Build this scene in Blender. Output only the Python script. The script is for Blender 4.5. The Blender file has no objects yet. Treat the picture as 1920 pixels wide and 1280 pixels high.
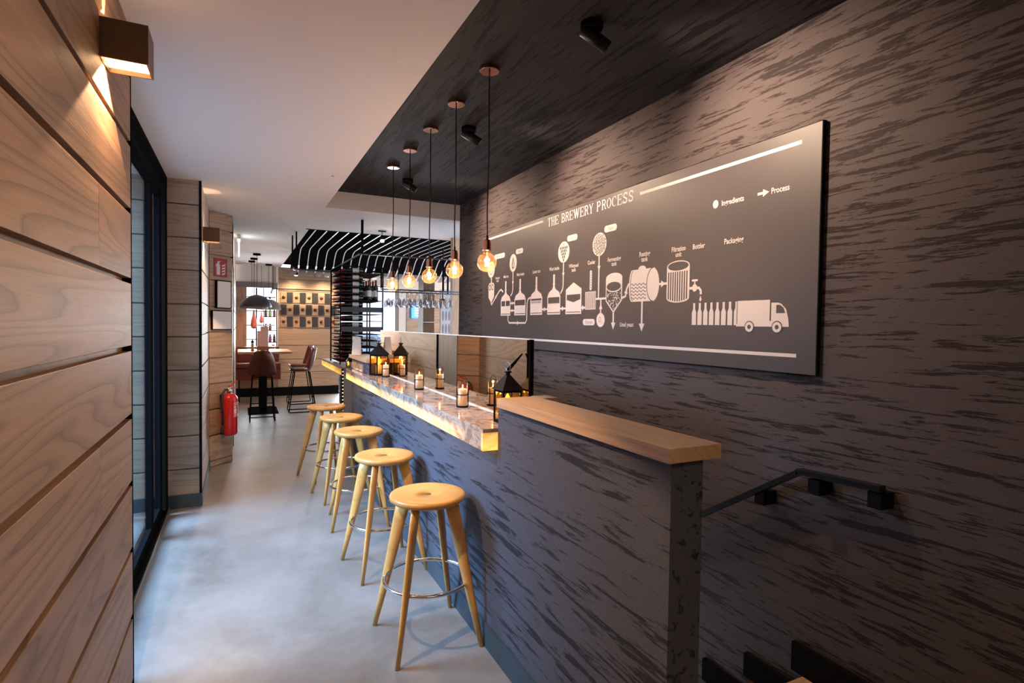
import bpy, bmesh, math, random
from mathutils import Vector, Matrix
random.seed(7)
C = bpy.context.scene.collection
PI = math.pi
# ------------------------------------------------------------ camera
cam = bpy.data.cameras.new('camera'); cam.sensor_width = 36; cam.lens = 36*1042/1920
cam.clip_start = .05; cam.clip_end = 200
co = bpy.data.objects.new('camera', cam); C.objects.link(co)
rx = Vector((0.898188256, -0.439388636, 0.0139815487))
ry = Vector((3.56748476e-05, 0.0318772147, 0.999491792))
rz = Vector((-0.439611027, -0.897731291, 0.028647415))
m = Matrix((rx, ry, rz)).transposed()
# rows above are camera axes written in world coordinates
co.matrix_world = Matrix.Translation((0, 0, 1.65)) @ m.to_4x4()
bpy.context.scene.camera = co
# ------------------------------------------------------------ view
vs = bpy.context.scene.view_settings
bpy.context.scene.display_settings.display_device = 'sRGB'
vs.view_transform = 'Standard'; vs.look = 'None'; vs.gamma = 1; vs.use_curve_mapping = False
vs.exposure = 1.32
# ------------------------------------------------------------ world
W = bpy.data.worlds.new('sky'); bpy.context.scene.world = W; W.use_nodes = True
bg = W.node_tree.nodes['Background']
bg.inputs[0].default_value = (0.70, 0.82, 1.0, 1); bg.inputs[1].default_value = 1.1
# ------------------------------------------------------------ daylight and fill lights
def area(name, loc, target, sx, sy, power, col, spread=PI):
    l = bpy.data.lights.new(name, 'AREA'); l.shape = 'RECTANGLE'; l.size = sx; l.size_y = sy
    l.energy = power; l.color = col; l.spread = spread
    o = bpy.data.objects.new(name, l); C.objects.link(o); o.location = loc
    o.rotation_euler = (Vector(target)-Vector(loc)).to_track_quat('-Z', 'Y').to_euler()
    return o
def spot(name, loc, target, power, col, size, blend=.5, r=.02):
    l = bpy.data.lights.new(name, 'SPOT'); l.energy = power; l.color = col; l.spot_size = math.radians(size)
    l.spot_blend = blend; l.shadow_soft_size = r
    o = bpy.data.objects.new(name, l); C.objects.link(o); o.location = loc
    o.rotation_euler = (Vector(target)-Vector(loc)).to_track_quat('-Z', 'Y').to_euler()
    return o
def point(name, loc, power, col, r=.03):
    l = bpy.data.lights.new(name, 'POINT'); l.energy = power; l.color = col; l.shadow_soft_size = r
    o = bpy.data.objects.new(name, l); C.objects.link(o); o.location = loc; return o
DAY = (0.68, 0.80, 1.0)
area('door_daylight', (-3.6, 4.2, 4.0), (.4, 4.0, .1), 3.4, 2.4, 380, DAY, math.radians(120))
area('window_daylight', (.33, 14.3, 1.9), (.33, 10, 1.2), .9, 1.6, 70, (.9, .95, 1))
area('window_daylight', (2.8, 14.3, 1.6), (2.6, 10, 1.2), 1.4, 2.0, 110, (.9, .95, 1))
area('rear_fill_light', (.6, -1.0, 2.86), (.6, -.9, 0), 1.6, 1.0, 7, (1, .80, .64))  # unseen warm fill added behind the camera, no panel is modelled
point('dining_fill', (-.9, 11.6, 2.2), 55, (1, .82, .68), .3)  # added fill without a fixture, brightens the far oak wall
point('bar_room_fill', (4.9, 10.6, 1.8), 80, (1, .84, .70), .4)  # added fill without a fixture, brightens the room behind the bar
# ------------------------------------------------------------ materials
def newmat(name):
    M = bpy.data.materials.new(name); M.use_nodes = True
    nt = M.node_tree; b = nt.nodes['Principled BSDF']; return M, nt, b
def mat(name, col, rough=.5, metal=0, emit=None, es=0, coat=0, bump=0, bscale=60, vary=0):
    M, nt, b = newmat(name)
    b.inputs['Base Color'].default_value = (*col, 1); b.inputs['Roughness'].default_value = rough
    b.inputs['Metallic'].default_value = metal
    if coat: b.inputs['Coat Weight'].default_value = coat
    if emit: b.inputs['Emission Color'].default_value = (*emit, 1); b.inputs['Emission Strength'].default_value = es
    n = nt.nodes.new('ShaderNodeTexNoise'); n.inputs['Scale'].default_value = bscale; n.inputs['Detail'].default_value = 4
    tc = nt.nodes.new('ShaderNodeTexCoord'); nt.links.new(tc.outputs['Object'], n.inputs['Vector'])
    r = nt.nodes.new('ShaderNodeMapRange'); r.inputs[3].default_value = max(rough-.06, 0); r.inputs[4].default_value = rough+.06
    nt.links.new(n.outputs[0], r.inputs[0]); nt.links.new(r.outputs[0], b.inputs['Roughness'])
    if vary:
        mx = nt.nodes.new('ShaderNodeMixRGB'); mx.blend_type = 'MULTIPLY'; mx.inputs[0].default_value = vary
        mx.inputs[1].default_value = (*col, 1); nt.links.new(n.outputs[0], mx.inputs[2]); nt.links.new(mx.outputs[0], b.inputs['Base Color'])
    if bump:
        bp = nt.nodes.new('ShaderNodeBump'); bp.inputs['Strength'].default_value = bump; bp.inputs['Distance'].default_value = .002
        nt.links.new(n.outputs[0], bp.inputs['Height']); nt.links.new(bp.outputs[0], b.inputs['Normal'])
    return M
def ramp(nt, fac, stops):
    r = nt.nodes.new('ShaderNodeValToRGB'); e = r.color_ramp.elements
    while len(e) < len(stops): e.new(.5)
    for i, (p, c) in enumerate(stops): e[i].position = p; e[i].color = (*c, 1)
    nt.links.new(fac, r.inputs[0]); return r.outputs[0]
def mapping(nt, src, scale=(1, 1, 1), rot=(0, 0, 0), loc=(0, 0, 0)):
    mp = nt.nodes.new('ShaderNodeMapping'); mp.inputs['Scale'].default_value = scale
    mp.inputs['Rotation'].default_value = rot; mp.inputs['Location'].default_value = loc
    nt.links.new(src, mp.inputs[0]); return mp.outputs[0]
def noise(nt, vec, scale, detail=3, dist=0, rough=.5):
    n = nt.nodes.new('ShaderNodeTexNoise'); n.inputs['Scale'].default_value = scale; n.inputs['Detail'].default_value = detail
    n.inputs['Distortion'].default_value = dist; n.inputs['Roughness'].default_value = rough
    nt.links.new(vec, n.inputs['Vector']); return n.outputs[0]
def mth(nt, op, a, b=None, c=None):
    n = nt.nodes.new('ShaderNodeMath'); n.operation = op
    for i, v in enumerate((a, b, c)):
        if v is None: continue
        if isinstance(v, (int, float)): n.inputs[i].default_value = v
        else: nt.links.new(v, n.inputs[i])
    return n.outputs[0]
def mixc(nt, fac, a, b, mode='MIX'):
    n = nt.nodes.new('ShaderNodeMixRGB'); n.blend_type = mode
    for i, v in enumerate((fac, a, b)):
        if isinstance(v, (int, float)): n.inputs[i].default_value = v
        elif isinstance(v, tuple): n.inputs[i].default_value = (*v, 1)
        else: nt.links.new(v, n.inputs[i])
    return n.outputs[0]
def wood(name, lo, hi, rings=9, rough=.5, ring_dark=.55, fine=.35, scl=1.0):
    M, nt, b = newmat(name)
    uv = nt.nodes.new('ShaderNodeUVMap'); uv.uv_map = 'grain'
    v = mapping(nt, uv.outputs[0], (.30*scl, 3.6*scl, 1))
    n1 = noise(nt, v, 1.0, 1.5, .25)
    k = mth(nt, 'MULTIPLY', n1, rings*2)
    f = mth(nt, 'FRACT', k)
    line = ramp(nt, f, [(0, (.25,)*3), (.10, (.9,)*3), (.55, (1,)*3), (1, (.55,)*3)])
    v2 = mapping(nt, uv.outputs[0], (5*scl, 170*scl, 1)); n2 = noise(nt, v2, 1.0, 3, 0, .6)
    fine_l = ramp(nt, n2, [(.3, (.45,)*3), (.6, (1,)*3)])
    v3 = mapping(nt, uv.outputs[0], (.5, 1.4, 1)); n3 = noise(nt, v3, 1.0, 2)
    base = ramp(nt, n3, [(.3, lo), (.7, hi)])
    c = mixc(nt, ring_dark, base, line, 'MULTIPLY'); c = mixc(nt, fine, c, fine_l, 'MULTIPLY')
    nt.links.new(c, b.inputs['Base Color'])
    b.inputs['Roughness'].default_value = rough
    bp = nt.nodes.new('ShaderNodeBump'); bp.inputs['Strength'].default_value = .25; bp.inputs['Distance'].default_value = .002
    h = mth(nt, 'ADD', mth(nt, 'MULTIPLY', n2, .6), f); nt.links.new(h, bp.inputs['Height']); nt.links.new(bp.outputs[0], b.inputs['Normal'])
    return M
def streak(name, base, dark, k=1.0, lo=.50, hi=.57, rough=.62, spec=.5):
    """trowelled plaster whose dark drag marks run along world Y"""
    M, nt, b = newmat(name)
    g = nt.nodes.new('ShaderNodeNewGeometry')
    v = mapping(nt, g.outputs['Position'], (26*k, 2.3*k, 32*k), (.02, 0, .03))
    n1 = noise(nt, v, 1.0, 3.5, .5, .62)
    vb = mapping(nt, g.outputs['Position'], (60*k, 22*k, 90*k)); n2 = noise(nt, vb, 1.0, 3, .2, .7)
    vc = mapping(nt, g.outputs['Position'], (1.1, .7, 1.1)); n3 = noise(nt, vc, 1.0, 2)
    s = mth(nt, 'ADD', n1, mth(nt, 'MULTIPLY', mth(nt, 'SUBTRACT', n2, .5), .22))
    s = mth(nt, 'ADD', s, mth(nt, 'MULTIPLY', mth(nt, 'SUBTRACT', n3, .5), .22))
    f = nt.nodes.new('ShaderNodeMapRange'); nt.links.new(s, f.inputs[0]); f.inputs[1].default_value = lo; f.inputs[2].default_value = hi
    n4 = noise(nt, g.outputs['Position'], 260, 2); sp = ramp(nt, n4, [(.3, (.72,)*3), (.7, (1.15,)*3)])
    c = mixc(nt, f.outputs[0], base, dark); c = mixc(nt, .8, c, sp, 'MULTIPLY')
    nt.links.new(c, b.inputs['Base Color']); b.inputs['Roughness'].default_value = rough
    b.inputs['Specular IOR Level'].default_value = spec; b.inputs['IOR'].default_value = 1.22
    bp = nt.nodes.new('ShaderNodeBump'); bp.inputs['Strength'].default_value = .5; bp.inputs['Distance'].default_value = .004; bp.invert = True
    nt.links.new(mth(nt, 'ADD', f.outputs[0], mth(nt, 'MULTIPLY', n2, .4)), bp.inputs['Height']); nt.links.new(bp.outputs[0], b.inputs['Normal'])
    return M
def glassy(name, tint, refl=(1, 1, 1), rough=0.0, base=.06, ior=1.45):
    """thin clear glass: tinted see-through with a Fresnel reflection"""
    M = bpy.data.materials.new(name); M.use_nodes = True; nt = M.node_tree; nt.nodes.clear()
    o = nt.nodes.new('ShaderNodeOutputMaterial'); t = nt.nodes.new('ShaderNodeBsdfTransparent'); t.inputs[0].default_value = (*tint, 1)
    g = nt.nodes.new('ShaderNodeBsdfGlossy'); g.inputs[0].default_value = (*refl, 1); g.inputs['Roughness'].default_value = rough
    fr = nt.nodes.new('ShaderNodeLayerWeight'); fr.inputs[0].default_value = .5
    a = mth(nt, 'MINIMUM', mth(nt, 'MULTIPLY_ADD', mth(nt, 'POWER', fr.outputs[1], 4.0), .75, base), 1.0)
    mx = nt.nodes.new('ShaderNodeMixShader'); nt.links.new(a, mx.inputs[0]); nt.links.new(t.outputs[0], mx.inputs[1]); nt.links.new(g.outputs[0], mx.inputs[2])
    nt.links.new(mx.outputs[0], o.inputs[0]); return M
def onyx(name, glow=0.0, thr=None):
    M, nt, b = newmat(name)
    g = nt.nodes.new('ShaderNodeNewGeometry')
    v = mapping(nt, g.outputs['Position'], (7, 4, 9), (0, 0, .7)); n1 = noise(nt, v, 1.0, 5, 1.2, .6)
    base = ramp(nt, n1, [(.30, (.17, .11, .085)), (.45, (.42, .30, .24)), (.52, (.60, .50, .44)), (.62, (.36, .23, .17)), (.75, (.62, .55, .50))])
    nt.links.new(base, b.inputs['Base Color']); b.inputs['Roughness'].default_value = .08
    if glow:
        v2 = mapping(nt, g.outputs['Position'], (1.3, 1.2, 6)); n2 = noise(nt, v2, 1.0, 3, .6)
        sep = nt.nodes.new('ShaderNodeSeparateXYZ'); nt.links.new(g.outputs['Position'], sep.inputs[0])
        # LEDs sit behind the lower lip and along the far two thirds of the run
        zr = nt.nodes.new('ShaderNodeMapRange'); nt.links.new(sep.outputs[2], zr.inputs[0]); zr.inputs[1].default_value = thr[0]; zr.inputs[2].default_value = thr[1]
        zr.inputs[3].default_value = 1; zr.inputs[4].default_value = .02
        f = mth(nt, 'MULTIPLY', zr.outputs[0], ramp(nt, n2, [(.3, (.35,)*3), (.6, (1,)*3)]))
        if thr[2] is not None:
            yr = nt.nodes.new('ShaderNodeMapRange'); nt.links.new(mth(nt, 'ADD', sep.outputs[1], mth(nt, 'MULTIPLY', n1, .5)), yr.inputs[0])
            yr.inputs[1].default_value = thr[2]; yr.inputs[2].default_value = thr[3]; yr.inputs[3].default_value = .03; yr.inputs[4].default_value = 1
            f = mth(nt, 'MULTIPLY', f, yr.outputs[0])
        ec = mixc(nt, ramp(nt, n1, [(.35, (0,)*3), (.65, (1,)*3)]), (1.0, .42, .05), (1.0, .58, .13))
        nt.links.new(ec, b.inputs['Emission Color']); nt.links.new(mth(nt, 'MULTIPLY', f, glow), b.inputs['Emission Strength'])
    return M
OAK = wood('oak_panelling', (.31, .172, .096), (.39, .235, .138), 8, .5, .75)
OAKF = wood('pale_oak_panelling', (.42, .29, .20), (.52, .38, .275), 8, .5, .6)
OAKG = wood('oak_in_cool_daylight', (.38, .30, .23), (.48, .39, .31), 8)  # grey tone paints the door's cool daylight into the pillar oak
OAKL = wood('honey_oak', (.66, .33, .085), (.76, .43, .135), 7, .35, .25, .3, 2.0)
OAKD = wood('stained_oak_door', (.16, .09, .05), (.22, .13, .075), 8, .5)
OAKC = wood('oak_capping', (.60, .37, .20), (.70, .46, .27), 9, .42, .35)
WALLM = streak('charcoal_trowelled_plaster', (.088, .073, .077), (.030, .023, .025), 1.5, .53, .59)
CEILM = streak('charcoal_ceiling_plaster', (.033, .031, .036), (.010, .009, .011), 1.1, .51, .59)
BARM = streak('charcoal_bar_plaster', (.098, .106, .146), (.034, .036, .050), .95, .53, .60)
WHITE = mat('white_ceiling_paint', (.74, .71, .73), .8, bump=.1)
PALE = mat('pale_wall_paint', (.80, .78, .78), .7)
def concrete():
    M, nt, b = newmat('grey_resin_floor'); g = nt.nodes.new('ShaderNodeNewGeometry')
    n1 = noise(nt, g.outputs['Position'], 1.3, 6, .4, .65); n2 = noise(nt, g.outputs['Position'], 14, 4, 0, .7)
    c = ramp(nt, n1, [(.30, (.150, .138, .132)), (.5, (.220, .207, .203)), (.72, (.285, .272, .270))])
    c = mixc(nt, .35, c, ramp(nt, n2, [(.3, (.65,)*3), (.7, (1.1,)*3)]), 'MULTIPLY')
    nt.links.new(c, b.inputs['Base Color'])
    r = nt.nodes.new('ShaderNodeMapRange'); nt.links.new(n2, r.inputs[0]); r.inputs[3].default_value = .30; r.inputs[4].default_value = .50
    nt.links.new(r.outputs[0], b.inputs['Roughness'])
    return M
FLOOR = concrete()
def matte(name, col):
    M = bpy.data.materials.new(name); M.use_nodes = True; nt = M.node_tree; nt.nodes.clear()
    o = nt.nodes.new('ShaderNodeOutputMaterial'); d = nt.nodes.new('ShaderNodeBsdfDiffuse'); g = nt.nodes.new('ShaderNodeNewGeometry')
    n = noise(nt, g.outputs['Position'], 40, 3); c = ramp(nt, n, [(.3, tuple(x*.85 for x in col)), (.7, tuple(x*1.15 for x in col))])
    nt.links.new(c, d.inputs[0]); nt.links.new(d.outputs[0], o.inputs[0]); return M
BLACK = matte('black_powder_coat', (.010, .010, .012))
BLACKG = mat('black_gloss_metal', (.008, .008, .010), .35); BLACKG.node_tree.nodes['Principled BSDF'].inputs['Specular IOR Level'].default_value = .3
TEAL = mat('petrol_skirting_paint', (.035, .060, .085), .5)
COPPER = mat('polished_copper', (.72, .33, .22), .22, 1)
CHROME = mat('chrome', (.82, .82, .84), .08, 1)
STEEL = mat('brushed_steel', (.55, .55, .56), .3, 1)
BRASS = mat('bronze_painted_brass', (.13, .082, .042), .5, .3, bump=.3)
CREAM = mat('white_reflector', (.85, .75, .6), .5)
RED = mat('red_enamel', (.52, .012, .012), .22, coat=.6)
REDS = mat('sign_red', (.36, .03, .06), .5)
SIGNW = mat('sign_white', (.78, .74, .74), .5)
PRINT = mat('white_print', (.62, .57, .57), .6)
BOARD = mat('sign_board_black', (.052, .044, .049), .5)
RUBBER = mat('black_rubber', (.015, .015, .015), .6)
LEATH = mat('oxblood_leather', (.10, .022, .016), .38, bump=.3, bscale=90)
TAN = mat('red_leather', (.09, .020, .015), .45)
WAX = mat('candle_wax', (.85, .78, .70), .5, emit=(1, .75, .5), es=.06)
FLAME = mat('flame', (1, .6, .2), .5, emit=(1, .50, .14), es=9)
FIL = mat('filament', (1, .6, .2), .5, emit=(1, .62, .26), es=45)
LEDW = mat('lamp_lens', (1, .8, .5), .5, emit=(1, .78, .48), es=25)
LEDG = mat('lantern_glow', (1, .6, .1), .5, emit=(1, .50, .06), es=1.5)
BULBG = glassy('amber_bulb_glass', (1.0, .86, .70), (1, .9, .8), .0, .05)
def scatter(M, col, w):
    nt = M.node_tree; o = [n for n in nt.nodes if n.type == 'OUTPUT_MATERIAL'][0]; src = o.inputs[0].links[0].from_socket
    t = nt.nodes.new('ShaderNodeBsdfTranslucent'); t.inputs[0].default_value = (*col, 1); mx = nt.nodes.new('ShaderNodeMixShader'); mx.inputs[0].default_value = w
    nt.links.new(src, mx.inputs[1]); nt.links.new(t.outputs[0], mx.inputs[2]); nt.links.new(mx.outputs[0], o.inputs[0])
scatter(BULBG, (1, .55, .25), .02)
CLEAR = glassy('clear_glass', (.97, .98, .98), base=.03)
DOORG = glassy('tinted_door_glass', (.58, .72, .80), (.95, .97, 1), 0, .05)
MIRROR = mat('bronze_mirror', (.66, .52, .39), .0, 1); MIRROR.node_tree.nodes['Principled BSDF'].inputs['Roughness'].default_value = 0
for l in list(MIRROR.node_tree.links):
    if l.to_socket.name == 'Roughness': MIRROR.node_tree.links.remove(l)
MIRROR.node_tree.nodes['Principled BSDF'].inputs['Roughness'].default_value = .015
ONYXT = onyx('onyx_top'); ONYXF = onyx('onyx_backlit_front', .85, (1.072, 1.108, 2.95, 3.12)); ONYXE = onyx('onyx_backlit_end', .85, (1.05, 1.16, None, None))
ONYXP = onyx('onyx_backlit_pale', .25, (1.05, 1.30, None, None)); ONYXB = onyx('onyx_backlit_bar', .7, (.95, 1.12, None, None))
BGLASS = mat('dark_bottle_glass', (.02, .035, .02), .1, coat=.5)
BGREEN = mat('green_bottle_glass', (.02, .035, .015), .1, coat=.5)
BLUE = mat('tv_blue', (.02, .12, .5), .4, emit=(.03, .2, .75), es=1.2)
TVT = mat('tv_white_text', (.9, .9, .9), .4, emit=(.9, .95, 1), es=1)
SLATE = mat('slate_panel', (.028, .028, .036), .5)
GREYP = mat('grey_panel', (.20, .19, .20), .5)
HAM = mat('cured_ham', (.62, .16, .14), .5, vary=.4, bscale=20)
GREENL = mat('leaf', (.08, .2, .04), .6)
# ------------------------------------------------------------ mesh helpers
class MB:
    def __init__(s): s.bm = bmesh.new(); s.uv = s.bm.loops.layers.uv.new('grain')
    def _uv(s, faces, axis='x', seed=None):
        if seed is None: seed = random.random()*40
        for f in faces:
            n = f.normal
            for l in f.loops:
                p = l.vert.co
                a = {'x': p.x, 'y': p.y, 'z': p.z}[axis]
                o = [p.x, p.y, p.z]; o.pop('xyz'.index(axis)); l[s.uv].uv = (a+seed*3.1, o[0]+o[1]+seed)
    def box(s, x0, y0, z0, x1, y1, z1, axis='x', bev=0, seed=None, M=None):
        r = bmesh.ops.create_cube(s.bm, size=1); vs_ = r['verts']
        for v in vs_: v.co = Vector(((x0+x1)/2+v.co.x*(x1-x0), (y0+y1)/2+v.co.y*(y1-y0), (z0+z1)/2+v.co.z*(z1-z0)))
        if bev:
            es = list({e for v in vs_ for e in v.link_edges}); rr = bmesh.ops.bevel(s.bm, geom=es, offset=bev, segments=2, affect='EDGES', profile=.6)
            vs_ = list({v for f in rr['faces'] for v in f.verts} | {v for v in vs_ if v.is_valid})
        fs = list({f for v in vs_ for f in v.link_faces}); s._uv(fs, axis, seed)
        if M is not None:
            for v in vs_: v.co = M @ v.co
        return s
    def lathe(s, prof, cx=0, cy=0, cz=0, n=28, smooth=True, axis='z', seed=None, M=None):
        """prof: list of (r, h)"""
        rings = []; new = []
        for r, h in prof:
            if r < 1e-6: ring = [s.bm.verts.new((0, 0, h))]
            else: ring = [s.bm.verts.new((r*math.cos(2*PI*i/n), r*math.sin(2*PI*i/n), h)) for i in range(n)]
            rings.append(ring); new += ring
        fs = []
        for a, b in zip(rings, rings[1:]):
            for i in range(n):
                j = (i+1) % n
                if len(a) == 1 and len(b) == 1: continue
                if len(a) == 1: q = (a[0], b[j], b[i])
                elif len(b) == 1: q = (a[i], a[j], b[0])
                else: q = (a[i], a[j], b[j], b[i])
                try: f = s.bm.faces.new(q); f.smooth = smooth; fs.append(f)
                except ValueError: pass
        s._uv(fs, 'x', seed)
        for v in new:
            if axis == 'x': v.co = Vector((v.co.z, v.co.y, -v.co.x))
            elif axis == 'y': v.co = Vector((v.co.x, v.co.z, -v.co.y))
            if M is not None: v.co = M @ v.co
            v.co += Vector((cx, cy, cz))
        return s
    def cyl(s, r, z0, z1, cx=0, cy=0, n=24, axis='z', M=None, r2=None):
        r2 = r if r2 is None else r2; e = min(r, abs(z1-z0))*.08
        if axis == 'z': return s.lathe([(0, z0), (r-e, z0), (r, z0+e), (r2, z1-e), (r2-e, z1), (0, z1)], cx, cy, 0, n, axis=axis, M=M)
        if axis == 'y': return s.lathe([(0, z0), (r-e, z0), (r, z0+e), (r2, z1-e), (r2-e, z1), (0, z1)], cx, 0, cy, n, axis=axis, M=M)
        return s.lathe([(0, z0), (r-e, z0), (r, z0+e), (r2, z1-e), (r2-e, z1), (0, z1)], 0, cx, cy, n, axis=axis, M=M)
    def tube(s, pts, r, n=8, closed=False, rf=None):
        P = [Vector(p) for p in pts]; N = len(P); rings = []; up = None
        for i, p in enumerate(P):
            t = (P[(i+1) % N]-P[i-1]) if closed else (P[min(i+1, N-1)]-P[max(i-1, 0)])
            t.normalize()
            if up is None: up = Vector((0, 0, 1)) if abs(t.z) < .9 else Vector((1, 0, 0))
            a = t.cross(up).normalized(); b = a.cross(t).normalized(); up = b
            rr = r if rf is None else rf[i]
            rings.append([s.bm.verts.new(p+(a*math.cos(2*PI*k/n)+b*math.sin(2*PI*k/n))*rr) for k in range(n)])
        fs = []
        for i in range(N if closed else N-1):
            A, B = rings[i], rings[(i+1) % N]
            for k in range(n): f = s.bm.faces.new((A[k], A[(k+1) % n], B[(k+1) % n], B[k])); f.smooth = True; fs.append(f)
        if not closed: fs.append(s.bm.faces.new(rings[0][::-1])); fs.append(s.bm.faces.new(rings[-1]))
        s._uv(fs, 'z'); return s
    def prism(s, poly, d0, d1, fn=None, axis='x'):
        """poly in 2D extruded from d0 to d1; fn maps (u,v,d) to a point"""
        fn = fn or (lambda u, v, d: (u, v, d))
        A = [s.bm.verts.new(fn(u, v, d0)) for u, v in poly]; B = [s.bm.verts.new(fn(u, v, d1)) for u, v in poly]
        fs = [s.bm.faces.new(A[::-1]), s.bm.faces.new(B)]
        for i in range(len(poly)): j = (i+1) % len(poly); fs.append(s.bm.faces.new((A[i], A[j], B[j], B[i])))
        s._uv(fs, axis); return s
    def grid(s, rows, smooth=True, close=False):
        V = [[s.bm.verts.new(p) for p in r] for r in rows]; fs = []
        for a, b in zip(V, V[1:]):
            for i in range(len(a)-(0 if close else 1)):
                j = (i+1) % len(a); f = s.bm.faces.new((a[i], a[j], b[j], b[i])); f.smooth = smooth; fs.append(f)
        s._uv(fs); return s
    def build(s, name, m_, parent=None, loc=None):
        bmesh.ops.recalc_face_normals(s.bm, faces=s.bm.faces)
        me = bpy.data.meshes.new(name); s.bm.to_mesh(me); s.bm.free()
        for x in (m_ if isinstance(m_, (list, tuple)) else [m_]): me.materials.append(x)
        o = bpy.data.objects.new(name, me); C.objects.link(o)
        if parent is not None: o.parent = parent
        if loc is not None: o.location = loc
        return o
def tag(o, label, cat, group=None):
    o['label'] = label; o['category'] = cat
    if group: o['group'] = group
    return o
def thing(name, label, cat, loc=(0, 0, 0), rot=0, group=None):
    o = bpy.data.objects.new(name, None); C.objects.link(o); o.location = loc; o.rotation_euler = (0, 0, rot); o.empty_display_size = .1
    return tag(o, label, cat, group)
def struct(o): o['kind'] = 'structure'; return o
def dup(root, loc, rot=None, label=None):
    def cp(o, par):
        c = o.copy(); C.objects.link(c)
        if par is not None: c.parent = par
        for ch in kids[o.name]: cp(ch, c)
        return c
    kids = {}
    def walk(o):
        kids[o.name] = [x for x in allo if x.parent == o]
        for x in kids[o.name]: walk(x)
    allo = list(C.objects); walk(root)
    r = cp(root, None); r.location = loc
    if rot is not None: r.rotation_euler = (0, 0, rot)
    if label: r['label'] = label
    return r
def lampinto(l, parent):
    l.parent = parent; l.location = Vector(l.location)-Vector(parent.location); return l
B = MB
# ------------------------------------------------------------ SETTING
ZC = 2.885; H2 = 3.07
f = B()
for x0, y0, x1, y1 in ((-1.0, -2, 2.5, 1.66), (-1.0, 1.66, 1.20, 18), (1.20, 6.2, 7, 18), (-3.2, 7, -1.0, 18)): f.box(x0, y0, -.3, x1, y1, 0)
struct(f.build('floor', FLOOR))
# ceilings
c_ = B(); c_.box(-1.3, -2, ZC, .82, 6.256, 3.3); c_.box(.82, 6.256, ZC, 7, 6.45, 3.3); c_.box(-3.2, 6.256, ZC, .82, 14, 3.3); c_.box(.82, 6.45, ZC, 7, 7.8, 3.3); c_.box(.82, 7.8, 2.99, 7, 14, 3.3)
struct(c_.build('ceiling', WHITE))
struct(B().box(.82, -2, H2, 2.6, 6.256, 3.3).build('ceiling_dark_recess', CEILM))
# right wall, with the stairwell going down beside it
struct(B().box(2.35, -2, -3.2, 2.6, 6.256, 3.3).build('wall_right', WALLM))
struct(B().box(-.6, -2.2, -.3, 2.6, -2.0, 3.3).build('wall_back', OAK))
# planked walls
def planks(mb, face, along, a0, a1, gaps, ztop, zbot, thick=.03, splits=(), gap=.024, flip=1):
    """face: coordinate of the plank face; along 'x' or 'y'; boards between gap heights"""
    edges = [zbot]+sorted(g for g in gaps if zbot < g < ztop)+[ztop]
    for i, (z0, z1) in enumerate(zip(edges, edges[1:])):
        lo = z0+(gap/2 if i else 0); hi = z1-(gap/2 if i < len(edges)-2 else 0)
        cuts = [a0]+[c for j, c in enumerate(splits) if (i+j) % 3 == 0]+[a1]
        for p, q in zip(cuts, cuts[1:]):
            if along == 'y': mb.box(min(face, face-flip*thick), p, lo, max(face, face-flip*thick), q, hi, 'y', .002 if (q-p) > .1 else 0)
            else: mb.box(p, min(face, face+flip*thick), lo, q, max(face, face+flip*thick), hi, 'x', .002)
GAPS = [2.69, 2.40, 2.115, 1.818, 1.53, 1.237, .945, .655, .36, .07]
w = B(); w.box(-.66, -2, 0, -.452, 2.87, 3.0, 'y'); planks(w, -.42, 'y', -2, 2.868, GAPS, 2.885, 0, .032, (-.4, .85, 2.27))
struct(w.build('wall_left', OAK))
struct(B().box(-.66, 2.868, 0, -.4185, 2.882, 2.885).build('trim_1', BLACK))
w = B(); w.box(-1.3, 5.68, 0, -.325, 7.9, 2.885, 'x')
planks(w, 5.65, 'x', -1.0, -.318, [g-.02 for g in GAPS], 2.885, .115, .03, (), .010)
struct(w.build('wall_pillar', OAKG))
w = B(); planks(w, -.31, 'y', 5.66, 7.09, [g+.0 for g in GAPS], 2.885, .0, .02, (), .014)
struct(w.build('wall_pillar_side', OAKF))
struct(B().box(-.325, 5.646, 0, -.305, 5.662, 2.885).build('trim_2', BLACK))
bb = B(); bb.box(-1.0, 5.637, 0, -.303, 5.652, .115); bb.box(-.312, 5.65, 0, -.302, 7.1, .11); struct(bb.build('baseboard_pillar', TEAL))
# kinked facet that turns into the passage
FA = Vector((-.305, 7.08, 0)); FB = Vector((-.08, 7.33, 0)); fd = (FB-FA); fl = fd.length; ang = math.atan2(fd.y, fd.x)
FM = Matrix.Translation(FA) @ Matrix.Rotation(ang, 4, 'Z')
w = B()
ed = [0]+sorted([.07, .36, .655, .945, 1.237, 1.53, 1.818, 2.115, 2.40, 2.69])+[2.885]
for i, (a, b_) in enumerate(zip(ed, ed[1:])): w.box(0, 0, a+.008, fl, .022, b_-.008, 'x', 0, None, FM)
w.box(0, .022, 0, fl, .1, 2.885, 'x', 0, None, FM)
struct(w.build('wall_facet', OAKF))
w = B(); w.box(-.4, 7.35, 0, -.105, 13.4, 2.885, 'y')
planks(w, -.08, 'y', 8.25, 13.4, GAPS, 2.885, 0, .025, (9.6,), .02)
struct(w.build('wall_passage', OAKF))
w = B()
for k in range(7): w.box(-.105, 7.36+k*.115, .02, -.083, 7.36+(k+1)*.115-.003, 2.35, 'z')
d = struct(w.build('door_2', OAKD))
w = B()
w.box(-.105, 7.34, 2.35, -.08, 8.25, 2.885, 'y'); w.box(-.105, 8.19, 0, -.075, 8.25, 2.36, 'z'); struct(w.build('trim_3', BLACK))
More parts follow.
